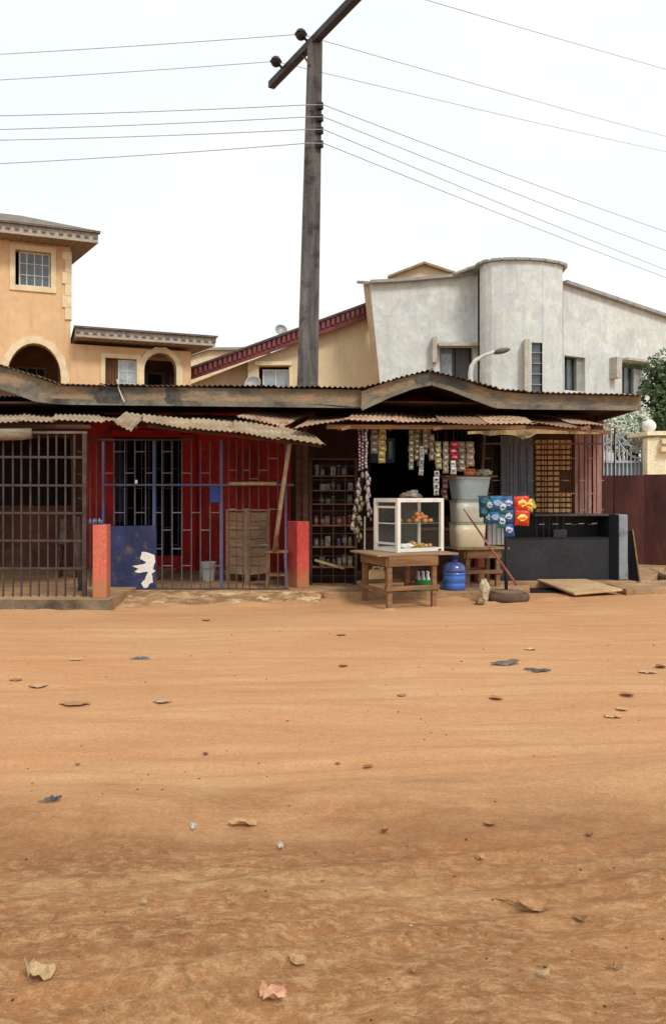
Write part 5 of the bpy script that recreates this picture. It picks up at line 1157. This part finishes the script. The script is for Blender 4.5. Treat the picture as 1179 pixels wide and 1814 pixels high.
tag(m.build('pale_gate_panel', mat('pale_panel', (186,188,190), (160,162,166))), 'pale barred panel glimpsed below the blue sachets', 'panel')

# ------------------------------------------------------------------ black counter at the right
T = thing('black_counter', (X(985, 13.2), 13.2, S2), 'black painted counter wall with grey rounded end face', 'counter')
KA, KB = 12.95, 13.15
pa, pb2 = Vector((X(882, KA), KA)), Vector((X(1078, KB), KB))
def cbox(mb, p, q, z0, z1, off, th): mb.prism([(p.x, p.y + off, z0), (q.x, q.y + off, z0), (q.x, q.y + off + th, z0), (p.x, p.y + off + th, z0)], (0, 0, z1 - z0))
ztp = Z(911, 13.1); zmid = Z(954, 13.1)
m = MB(); cbox(m, pa, pb2, S2, zmid, 0, .06); m.build('front_panel', M_blackpanel, T, bev=.004)
m = MB(); cbox(m, pa, pb2, zmid, zmid + .02, -.01, .3); m.build('ledge', M_black, T)
m = MB(); cbox(m, pa, pb2, S2, ztp - .03, .5, .04); m.build('back_panel', M_black, T)
m = MB(); cbox(m, Vector((X(946, 13.0), 13.0)), pb2, ztp - .03, ztp, -.01, .56); m.build('top', mat('counter_top', (58,60,66), (84,84,86), sc=4), T, bev=.006)
m = MB(); e0, e1 = Vector((X(1078, 13.15), 13.152)), Vector((X(1095, 13.0), 13.0)); m.prism([(e0.x, e0.y, S2), (e1.x, e1.y, S2), (e1.x + .02, e1.y + .55, S2), (e0.x, e0.y + .55, S2)], (0, 0, ztp - S2 - .002)); m.build('end_panel', mat('shaded_end_blue', (34,40,52), (28,32,40), sc=3), T)  # other face of that pillar, its shade put into the dark colour
m = MB(); m.prism([(X(1095, 13.0) + .002, 13.0, S2), (X(1112, 13.02), 13.02, S2), (X(1112, 13.02) + .03, 13.5, S2), (X(1095, 13.0) + .03, 13.5, S2)], (0, 0, ztp - S2 - .004)); m.build('end_face', M_greyend, T, bev=.03)
m = MB()
for k, x in enumerate((954, 978, 1001, 1024, 1047)): m = MB(); m.bar(P(x, 929 - k * .4, 13.02), P(x + 10, 928.6 - k * .4, 13.02), .012, .012); m.build('rung', mrung, T)
for x in (950, 962, 972, 986, 998): m = MB(); m.bar(P(x, 953, 13.03), P(x, 914, 13.03), .008, .008); m.build('bar', M_iron, T)
m = MB(); m.pb(980, 938, 1003, 953, 13.2, .15); tag(m.build('dark_carton', mat('dim_carton', (70,74,76), (52,54,58))), 'dim grey carton inside the black counter', 'carton')
m = MB(); m.prism([(X(1113, 13.1), 13.1, S2), (X(1133, 12.85), 12.85, S2), (X(1120, 13.3), 13.3, Z(938, 13.3)), (X(1112.5, 13.35), 13.35, Z(940, 13.35))], (0, .03, 0)); lb_ = m.build('leaning_board', M_black, base=(X(1120, 13), 13, S2))
tag(lb_, 'black board leaning against the grey end of the counter', 'board')
m = MB(); m.bar((X(1133, 12.84), 12.84, S2), (X(1120, 13.29), 13.29, Z(938, 13.3)), .02, .02); m.build('edge_strip', M_wood, lb_)

# ------------------------------------------------------------------ maroon sheet fence, ornate gate, wall
T = thing('maroon_fence', (X(1110, 16), 16, 0), 'dark maroon sheet metal fence panels at the right edge', 'fence')
fp = [(1052, 16.4), (1141, 16.05), (1260, 15.5)]
for i in range(len(fp) - 1):
    (xa, ya), (xb, yb) = fp[i], fp[i + 1]; a = Vector((X(xa, ya), ya, 0)); b = Vector((X(xb, yb) - .003, yb, 0)); m = MB(); h = Z(842, 16.2) + i * .012
    m.prism([a, b, b + Vector((0, .03, 0)), a + Vector((0, .03, 0))], (0, 0, h)); m.build('panel', M_gatemar, T)
GT = thing('ornate_gate', (X(1105, 20), 20, 0), 'silver grey ornamental iron gate with sweeping scroll top', 'gate')
PT = Plane(1105, 20, 0)
def gm(f, name, mt=M_gategrey): a = MB(); f(a); return a.build(name, mt, GT)
gm(lambda a: a.bar(PT.at(1139.5, 1000), PT.at(1139.5, 786), .1, .1), 'post')
gm(lambda a: [a.bar(PT.at(1066, y), PT.at(1136, y), .05, .06) for y in (818, 850)], 'rail')
def curve_y(x): t = (x - 1088) / 46; return 768 + 44 * (1 - (1 - max(0, min(1, t))) ** 2.2) if x > 1088 else 768
for off, nm in ((0, 'top_scroll'), (-16, 'upper_scroll')):
    gm(lambda a: a.tube([PT.at(x, curve_y(x) + off, .0) for x in range(1086, 1138, 3)], .028, 6), nm)
x = 1068
while x < 1136:
    y = curve_y(x) - (4 if x > 1090 else -2); gm(lambda a: a.bar(PT.at(x, 1000), PT.at(x, y if x > 1088 else 770), .03, .03), 'bar'); x += 7
def scr(a):
    for cx_, cy_ in ((1076, 782), (1098, 772), (1108, 784), (1119, 793), (1128, 797)):
        a.tube([PT.at(cx_ + (1 + k * .28) * math.cos(k * .6), cy_ + (1 + k * .28) * math.sin(k * .6), .03) for k in range(16)], .014, 5)
gm(scr, 'scrolls')
gm(lambda a: a.box(PT.at(1066, 0).x, 20.05, 0, PT.at(1136, 0).x, 20.07, PT.at(0, 820)[2]), 'sheet', mat('gate_sheet', (160,168,174), (136,144,152)))
T = thing('yellow_wall', (X(1165, 19.6), 19.6, 0), 'pale yellow rendered boundary wall with a coping at the right edge', 'wall')
m = MB(); m.box(X(1146, 19.6), 19.6, 0, 14, 19.9, Z(776, 19.6)); m.build('body', M_yellow, T)
m = MB(); m.prism([(X(1110, 20.3), 20.3, Z(776, 20.3)), (X(1146, 19.5), 19.5, Z(771, 19.5)), (14, 19.5, Z(771, 19.5) + .1), (14, 20.3, Z(776, 20.3) + .1)], (0, 0, .1)); m.build('coping', M_yellow, T)
m = MB(); m.box(X(1171, 19.5), 19.45, Z(786, 19.5), X(1190, 19.5), 19.598, Z(778, 19.5)); m.box(X(1169, 19.5), 19.43, Z(800, 19.5), X(1190, 19.5), 19.598, Z(792, 19.5)); m.build('moulding', M_creamstone, T)
T = thing('globe_lamp', (X(1149, 19.8), 19.8, Z(772, 19.8)), 'white frosted globe lamp on top of the pale yellow wall', 'lamp')
m = MB(); m.blob((0, 0, .24), .17, .17, .16, 0, 20, 14); m.build('globe', M_globe, T, smooth=True, local=True)
m = MB(); m.lathe([(.07, 0), (.05, .05), (.06, .1)], n=16); m.build('base', M_white, T, local=True)

# ------------------------------------------------------------------ pole, crossarm, wires, street lamp
PY = 15.6 + 2.6
PY = 18.2
def PP(x, y): return P(x, y, PY)
T = thing('electric_pole', (X(545, PY), PY, 0), 'tall weathered electric pole with slanting crossarm behind the shops', 'pole')
c0, c1 = PP(544.5, 690), PP(558, 74); a = MB()
pts = []; ww = []
for k in range(13): t = k / 12; pts.append(c0.lerp(c1, t)); ww.append((18.2 + (12.8 - 18.2) * t) / F * PY)
base0 = Vector((c0.x - .02, PY, -.1)); pts = [base0] + pts; ww = [ww[0] * 1.05] + ww
vs = []; fs = []
for p, q in zip(pts, ww):
    for k, (sx, sy) in enumerate(((-1, -.8), (-.6, -1), (.35, -1), (.6, -.82), (1, -.78), (1, .8), (.6, 1), (-.6, 1), (-1, .8))): vs.append(p + Vector((sx * q, sy * q, 0)))
n = 9
for i in range(len(pts) - 1):
    for k in range(n): fs.append((i*n+k, i*n+(k+1) % n, (i+1)*n+(k+1) % n, (i+1)*n+k))
fs += [tuple(reversed(range(n))), tuple(range((len(pts)-1)*n, len(pts)*n))]
a.add(vs, fs); a.build('shaft', M_pole, T)
za = Z(75, PY); dirv = Vector((-.58, 1, 0))
def armpt(px):      # point on the level arm that shows at this pixel column
    o = Vector((X(566, PY - .3), PY - .3, za)); r_ = (px - CX) / F; s_ = (o.x - r_ * o.y) / (r_ * dirv.y - dirv.x); return o + dirv * s_
e0, e1 = armpt(480), armpt(566) - dirv.normalized() * 4.2
m = MB(); m.bar(e0, e1, .17, .17); m.build('crossarm', M_arm, T, bev=.01)
ins = []
for px, dx in ((505, -.26), (550, -.24)):
    p = armpt(px) + Vector((-.22, -.12, .16)); ins.append(p)
    m = MB(); m.blob(p, .13, .13, .13, 0, 14, 10); m.lathe([(.1, -.02), (.15, .0), (.1, .02)], p, 16); m.tube([armpt(px), p], .03, 6); m.build('insulator', M_insul, T)
p3 = armpt(640) + Vector((.1, 0, .2)); m = MB(); m.blob(p3, .12, .12, .13, 0, 14, 10); m.tube([armpt(640), p3], .03, 6); m.build('insulator', M_insul, T)
m = MB(); m.bar(armpt(535), PP(549, 124) + Vector((0, -.2, 0)), .03, .03); m.build('brace', M_arm, T)
sp = []
for y in (195, 216, 238, 262):
    c = PP(568.5, y) + Vector((-.0, -.2, 0)); m = MB(); m.lathe([(.055, -.07), (.06, -.02), (.035, 0), (.06, .02), (.055, .07)], c, 12); m.bar(c - Vector((.12, 0, 0)), c, .04, .14); m.build('spool_insulator', M_insul, T); sp.append(c)
def wire(pts, label, sag=.0, r=.011):
    out_ = []
    for i in range(len(pts) - 1):
        a_, b_ = pts[i], pts[i + 1]; L_ = (b_ - a_).length
        for k in range(24): t = k / 24; q = a_.lerp(b_, t); q.z -= 4 * sag * L_ * t * (1 - t) * (1 if i != 99 else 0); out_.append(q)
    out_.append(pts[-1]); m = MB(); m.tube(out_, r, 6); o = m.build('power_wire', M_wire, base=pts[len(pts) // 2], smooth=True)
    tag(o, label, 'wire', 'overhead wires on the electric pole')
top = ['highest wire reaching the insulator beside the pole head', 'second highest wire on the lower crossarm insulator']
FYR = 60
wire([P(-330, 112, 19.5), ins[1] + Vector((-.13, 0, 0)), ins[1] + Vector((.13, .05, 0)), P(1500, 318, 56)], top[0], .004, .0085)
wire([P(-330, 158, 19.5), ins[0] + Vector((-.13, 0, 0)), ins[0] + Vector((.13, .05, 0)), P(1500, 330, 56)], top[1], .004, .0085)
wire([P(-330, -160, 12), p3, P(1500, 205, 50)], 'topmost wire crossing the upper right corner of the sky', .003, .008)
for c, yl, yr, lb in ((sp[0], 208, 512, 'first'), (sp[1], 234, 552, 'second'), (sp[2], 251, 592, 'third'), (sp[3], 303, 600, 'fourth')):
    wire([P(-330, yl, 19), c + Vector((-.3, -.06, 0)), c + Vector((.06, -.06, 0)), P(1500, yr, 46)], lb + ' from the top of the four wires tied to the pole spools', .006, .0095)
T = thing('street_lamp', (X(833, 20.2), 20.2, 0), 'grey swan necked street lamp before the stone house', 'street lamp')
m = MB(); m.tube([Vector((X(833, 20.2), 20.2, 0)), P(833, 660, 20.2), P(835, 648, 20.2), P(842, 638, 20.2), P(856, 630, 20.2), P(876, 623, 20.2)], [.07, .065, .06, .055, .05, .045], 10); m.build('arm', M_lampgrey, T, smooth=True)
m = MB(); c = P(888, 621.5, 20.2); m.blob((0, 0, 0), .23, .1, .075, .05, 14, 8); rot = Matrix.Rotation(R(-12), 3, 'Y'); m.v = [rot @ p + c for p in m.v]; m.build('head', M_lamphead, T, smooth=True)

# ------------------------------------------------------------------ trees
def tree(name, base, h, blobs, leafm, label, n, seed, ls=.09):
    t = thing(name, base, label, 'tree'); r = random.Random(seed); b = Vector(base)
    m = MB(); m.tube([b, b + Vector((.05, 0, h * .4)), b + Vector((.0, .05, h * .75))], [.13, .09, .05], 8)
    for c, rad in blobs: m.tube([b + Vector((.03, 0, h * .45)), (b + Vector((0, 0, h * .5))).lerp(Vector(c), .6), Vector(c)], [.06, .035, .012], 6)
    m.build('trunk', M_bark, t)
    m = MB(); tot = sum(q[1] ** 2 for q in blobs)
    for c, rad in blobs:
        for k in range(int(n * rad ** 2 / tot)):
            d = Vector((r.gauss(0, 1), r.gauss(0, 1), r.gauss(0, 1))).normalized(); rr_ = rad * r.random() ** .4
            p = Vector(c) + d * rr_
            if noise.noise(p * 2.6) < -.16: continue
            nrm = (d + Vector((r.uniform(-1, 1), r.uniform(-1, 1), r.uniform(-.6, 1)))).normalized(); a_ = nrm.orthogonal().normalized(); a_.rotate(Matrix.Rotation(r.uniform(0, 6.28), 3, nrm)); b_ = nrm.cross(a_); s_ = ls * r.uniform(.6, 1.3)
            m.add([p - a_ * s_, p - b_ * s_ * .45 + nrm * s_ * .1, p + a_ * s_, p + b_ * s_ * .45 + nrm * s_ * .1], [(0, 1, 2, 3)])
    m.build('crown', leafm, t)
tree('leafy_tree', (X(1190, 21.5), 21.5, 0), 5.2, [(P(1185, 665, 21.5), .75), (P(1160, 700, 21.5), .5), (P(1200, 720, 21.8), .8), (P(1168, 738, 21.3), .42), (P(1152, 700, 21.5), .25), (P(1230, 680, 22), .9), (P(1170, 660, 21.5), .35)], M_leaf, 'dark green tree beyond the yellow wall at the right edge', 9000, 3, .07)
tree('pale_shrub', (X(1115, 20.9), 20.9, 0), 3.4, [(P(1108, 742, 20.9), .42), (P(1088, 752, 20.9), .4), (P(1126, 732, 20.9), .34), (P(1132, 752, 20.8), .38), (P(1075, 768, 20.8), .5), (P(1112, 726, 21), .25), (P(1105, 775, 20.7), .5), (P(1135, 778, 20.7), .4)], M_leafpale, 'pale greyish shrub behind the ornamental gate', 9000, 4, .05)
tree('low_tree', (X(1150, 27), 27, 0), 3.6, [(P(1130, 758, 27), .7), (P(1170, 745, 27), .9), (P(1095, 766, 27), .6), (P(1200, 750, 27), .9), (P(1060, 770, 27), .7)], M_leaf, 'low green tree far behind the globe lamp', 9000, 5, .09)
m = MB(); m.tube([P(1105, 646, 24.0), P(1122, 644, 23.7), P(1150, 650, 23.0)], .01, 5)
r_ = random.Random(8)
for k in range(200):
    t = r_.random(); p = P(1103 + 45 * t, 645 + 3 * t, 24.1 - 1 * t) + Vector((r_.uniform(-.05, .05), r_.uniform(-.05, .05), r_.uniform(-.1, .06))); s_ = .04; m.add([p, p + Vector((s_, 0, .01)), p + Vector((s_, .02, -s_)), p + Vector((0, .02, -s_))], [(0, 1, 2, 3)])
tag(m.build('creeper', M_leaf), 'green creeper hanging over the rightmost window of the stone house', 'creeper')

# ------------------------------------------------------------------ litter on the ground
def gpt(px, py):
    Y = CH * F / (py - HY)
    for _ in range(4): Y = (CH - gh(X(px, Y), Y)) * F / (py - HY)
    return Vector((X(px, Y), Y, gh(X(px, Y), Y)))
def scrap(px, py, wpx, hpx, c, label, name='paper_scrap', cat='litter', seed=1, lift=.02, c2=None, rz=0, group=None, twig=False):
    if py < 1420: hpx *= .8; lift *= .45; c = tuple(int(v * (1 if name == 'nylon_scrap' else .6) + q_ * (0 if name == 'nylon_scrap' else .4)) for v, q_ in zip(c, (186, 140, 98)))
    p = gpt(px, py); w = wpx / F * p.y; d = hpx / F * p.y * p.y / CH; d = max(w * .28, min(d, w * .85)); r = random.Random(seed * 13 + int(px)); a = MB()
    ca, sa = math.cos(R(rz)), math.sin(R(rz))
    def put(x, y, z): a.v.append(Vector((x * ca - y * sa, x * sa + y * ca, z)))
    def grid(n, m_):
        o = len(a.v) - (n + 1) * (m_ + 1); fs = []
        for j in range(m_):
            for i in range(n): q = o + j * (n + 1) + i; fs += [(q, q + 1, q + n + 2), (q, q + n + 2, q + n + 1)]
        a.f += fs; a.m += [0] * len(fs)
    if name == 'dry_leaf':                     # pointed blade with a midrib fold and a curl
        n, m_ = 10, 4; cu = r.uniform(.5, 1.2)
        for j in range(m_ + 1):
            for i in range(n + 1):
                u = i / n * 2 - 1; v = j / m_ * 2 - 1; wd = (1 - abs(u) ** 2.2) ** .8 * (1 - .25 * u) * d / 2
                put(u * w / 2, v * wd + .12 * d * math.sin(u * 2 + seed), .004 + abs(v) * wd * .55 * cu + lift * .8 * u * u * cu + .1 * lift * r.random())
        grid(n, m_)
    elif name == 'nylon_scrap':                # several torn, twisted shreds
        for k in range(5):
            L_ = w * r.uniform(.35, .7); ox, oy = r.uniform(-.3, .3) * w, r.uniform(-.35, .35) * d; an = r.uniform(-.5, .5); wd = d * r.uniform(.12, .3); n = 6
            for j in range(2):
                for i in range(n + 1):
                    u = i / n - .5; t = wd * (1 - abs(u) * 1.5) * (j - .5) * (1 + .5 * math.sin(i * 2.3 + k)); put(ox + u * L_ * math.cos(an) - t * math.sin(an), oy + u * L_ * math.sin(an) + t * math.cos(an) + .06 * d * math.sin(i * 1.3 + k * 2), .006 + max(lift, .02) * .9 * (r.random() * .6 + .4 * math.sin(i * .9 + k) ** 2) + .3 * t)
            grid(n, 1)
    else:                                      # creased paper: coarse facets, torn outline
        n = 5
        for j in range(n + 1):
            for i in range(n + 1):
                u, v = i / n * 2 - 1, j / n * 2 - 1; e = 1 - .33 * (u * u * v * v) + (.16 * (r.random() - .5) if max(abs(u), abs(v)) > .9 else 0)
                q = Vector((u * 1.3, v * 1.3, seed * 3.1)); x = u + (r.random() - .5) * .14; y = v + (r.random() - .5) * .14
                put(x * w / 2 * e, y * d / 2 * e + .15 * d * noise.noise(q), .005 + lift * 1.3 * abs(noise.noise(q * 1.7)) * 1.6 + lift * .5 * r.random())
        grid(n, n)
    mt = mat('scrap_%d_%d_%d' % tuple(c), c, c2 or tuple(v * .8 for v in c), sc=18, rough=.7, bump=.2)
    if twig: a.tube([(-w * 1.25, d * .9, .008), (-w * .8, d * .5, .02), (-w * .3, d * .1, .012), (0, 0, .012)], [.004, .005, .006, .005], 5)
    o = a.build(name, mt, local=True, base=p, solid=.0012 if name != 'nylon_scrap' else .0006); return tag(o, label, cat, group)
scrap(72, 1733, 52, 26, (206,176,134), 'crumpled cream paper near the lower left corner', seed=2, lift=.035)
scrap(485, 1772, 50, 18, (196,140,114), 'crumpled salmon pink wrapper at the bottom of the picture', 'wrapper', seed=3, lift=.03, c2=(206,166,136), rz=-15)
scrap(945, 1613, 50, 20, (176,132,88), 'dry brown leaf with a long stalk on the right', 'dry_leaf', 'leaf', seed=4, lift=.035, twig=True)
scrap(1028, 1630, 26, 9, (140,98,66), 'small curled brown leaf right of the long stalked leaf', 'dry_leaf', 'leaf', seed=5)
scrap(527, 1709, 34, 12, (196,158,118), 'folded tan scrap above the pink wrapper', seed=6, rz=-20)
scrap(962, 1735, 24, 9, (204,172,136), 'thin pale scrap at the lower right', seed=7, rz=-25)
scrap(733, 1725, 16, 8, (196,146,104), 'tiny tan scrap right of the folded scrap', seed=8)
scrap(1092, 1722, 22, 6, (198,156,112), 'faint tan scrap nearest the lower right corner', seed=88)
scrap(90, 1421, 40, 14, (64,62,62), 'torn black nylon piece on the left', 'nylon_scrap', seed=9, c2=(96,92,90))
scrap(343, 1470, 11, 6, (210,206,206), 'tiny white scrap left of the damp patch', seed=10)
scrap(497, 1506, 10, 7, (224,214,200), 'small white scrap on the damp soil', seed=11)
scrap(430, 1463, 50, 9, (202,160,116), 'long flat sandy scrap in the middle ground', seed=12)
scrap(681, 1477, 13, 7, (112,70,48), 'small dark brown leaf on the damp soil', 'dry_leaf', 'leaf', seed=13)
scrap(868, 1461, 22, 8, (160,116,76), 'small curled leaf right of the damp patch', 'dry_leaf', 'leaf', seed=14)
scrap(251, 1168, 32, 14, (76,78,84), 'grey black nylon piece on the sand before the left post', 'nylon_scrap', seed=15, c2=(116,112,112))
scrap(900, 1176, 78, 10, (66,62,62), 'long shredded black nylon on the sand at the right', 'nylon_scrap', seed=16, c2=(120,112,104), lift=.03, rz=10)
scrap(950, 1191, 66, 8, (92,86,82), 'grey tail end of the shredded nylon on the sand', 'nylon_scrap', seed=17, rz=-5, lift=.03)
scrap(68, 1214, 30, 7, (206,176,140), 'pale paper scrap on the sand near the left edge', seed=18)
scrap(132, 1247, 54, 9, (184,140,98), 'wide sandy paper scrap below the left post', seed=19)
scrap(288, 1243, 30, 7, (212,180,142), 'pale paper scrap in front of the blue gate ramp', seed=20)
scrap(134, 1170, 20, 5, (216,188,150), 'small pale scrap left of the grey black nylon', seed=21)
scrap(28, 1206, 20, 5, (150,108,74), 'small brown scrap at the left edge', seed=22)
scrap(364, 1338, 10, 7, (84,54,38), 'small dark pebble like leaf on open sand', 'dry_leaf', 'leaf', seed=23)
scrap(138, 1356, 9, 6, (96,62,44), 'small dark leaf on the left sand', 'dry_leaf', 'leaf', seed=24)
scrap(608, 1181, 16, 5, (160,120,86), 'small tan leaf near the middle of the sand', 'dry_leaf', 'leaf', seed=25)
scrap(652, 1361, 22, 5, (128,88,56), 'thin dark twiggy leaf in the middle sand', 'dry_leaf', 'leaf', seed=26, rz=20)
scrap(598, 1354, 8, 5, (104,68,46), 'tiny dark leaf beside the thin twiggy leaf', 'dry_leaf', 'leaf', seed=27)
scrap(711, 1233, 16, 7, (176,134,94), 'small curled tan scrap in the middle distance', seed=28)
scrap(878, 1239, 24, 8, (176,130,88), 'curled brown leaf below the shredded nylon', 'dry_leaf', 'leaf', seed=29)
scrap(938, 1151, 20, 6, (222,194,156), 'pale scrap above the shredded nylon', seed=30)
scrap(1100, 1259, 20, 5, (216,184,144), 'pale scrap on the right sand', seed=31)
scrap(1084, 1271, 30, 7, (208,170,126), 'sandy scrap just below the pale right scrap', seed=32)
scrap(1170, 1184, 20, 6, (90,62,48), 'dark leaf at the right edge of the sand', 'dry_leaf', 'leaf', seed=33)
scrap(1145, 1192, 28, 6, (210,176,136), 'pale scrap beside the dark leaf at the right edge', seed=34)
scrap(1110, 1234, 26, 5, (164,118,78), 'flat brown leaf on the right sand', 'dry_leaf', 'leaf', seed=35)
scrap(365, 1100, 14, 6, (110,80,60), 'small dark scrap close to the ramp', seed=36)
scrap(604, 1126, 16, 5, (112,84,62), 'small dark scrap before the wooden table', seed=37)
scrap(1044, 1482, 14, 4, (132,92,60), 'tiny dark leaf above the long stalked leaf', 'dry_leaf', 'leaf', seed=38)
scrap(255, 1608, 11, 4, (214,186,152), 'tiny pale scrap on the damp lower left soil', seed=39)
scrap(850, 1525, 16, 5, (200,160,112), 'small sandy scrap left of the stalk', seed=40)
# pebbles and crumbs of soil
m = MB(); r_ = random.Random(21)
for k in range(260):
    py = 1110 + 700 * r_.random() ** 1.2; px = r_.uniform(-20, 1200)
    if noise.noise(Vector((px * .006, py * .012, 3))) < -.05 and r_.random() < .75: continue
    p = gpt(px, py); s_ = r_.uniform(.001, .0026) * (1 + .35 * p.y); m.cur = 0 if r_.random() < .6 else (1 if r_.random() < .6 else 2); m.blob(p + Vector((0, 0, s_ * .3)), s_ * r_.uniform(.8, 1.6), s_, s_ * .6, .3, 6, 4, k)
tag(m.build('pebbles', [mat('soil_crumb', (150,100,62), (116,74,46)), mat('dark_crumb', (84,54,38), (62,42,32)), mat('pale_crumb', (206,170,126), (180,142,100))]), kind='stuff')
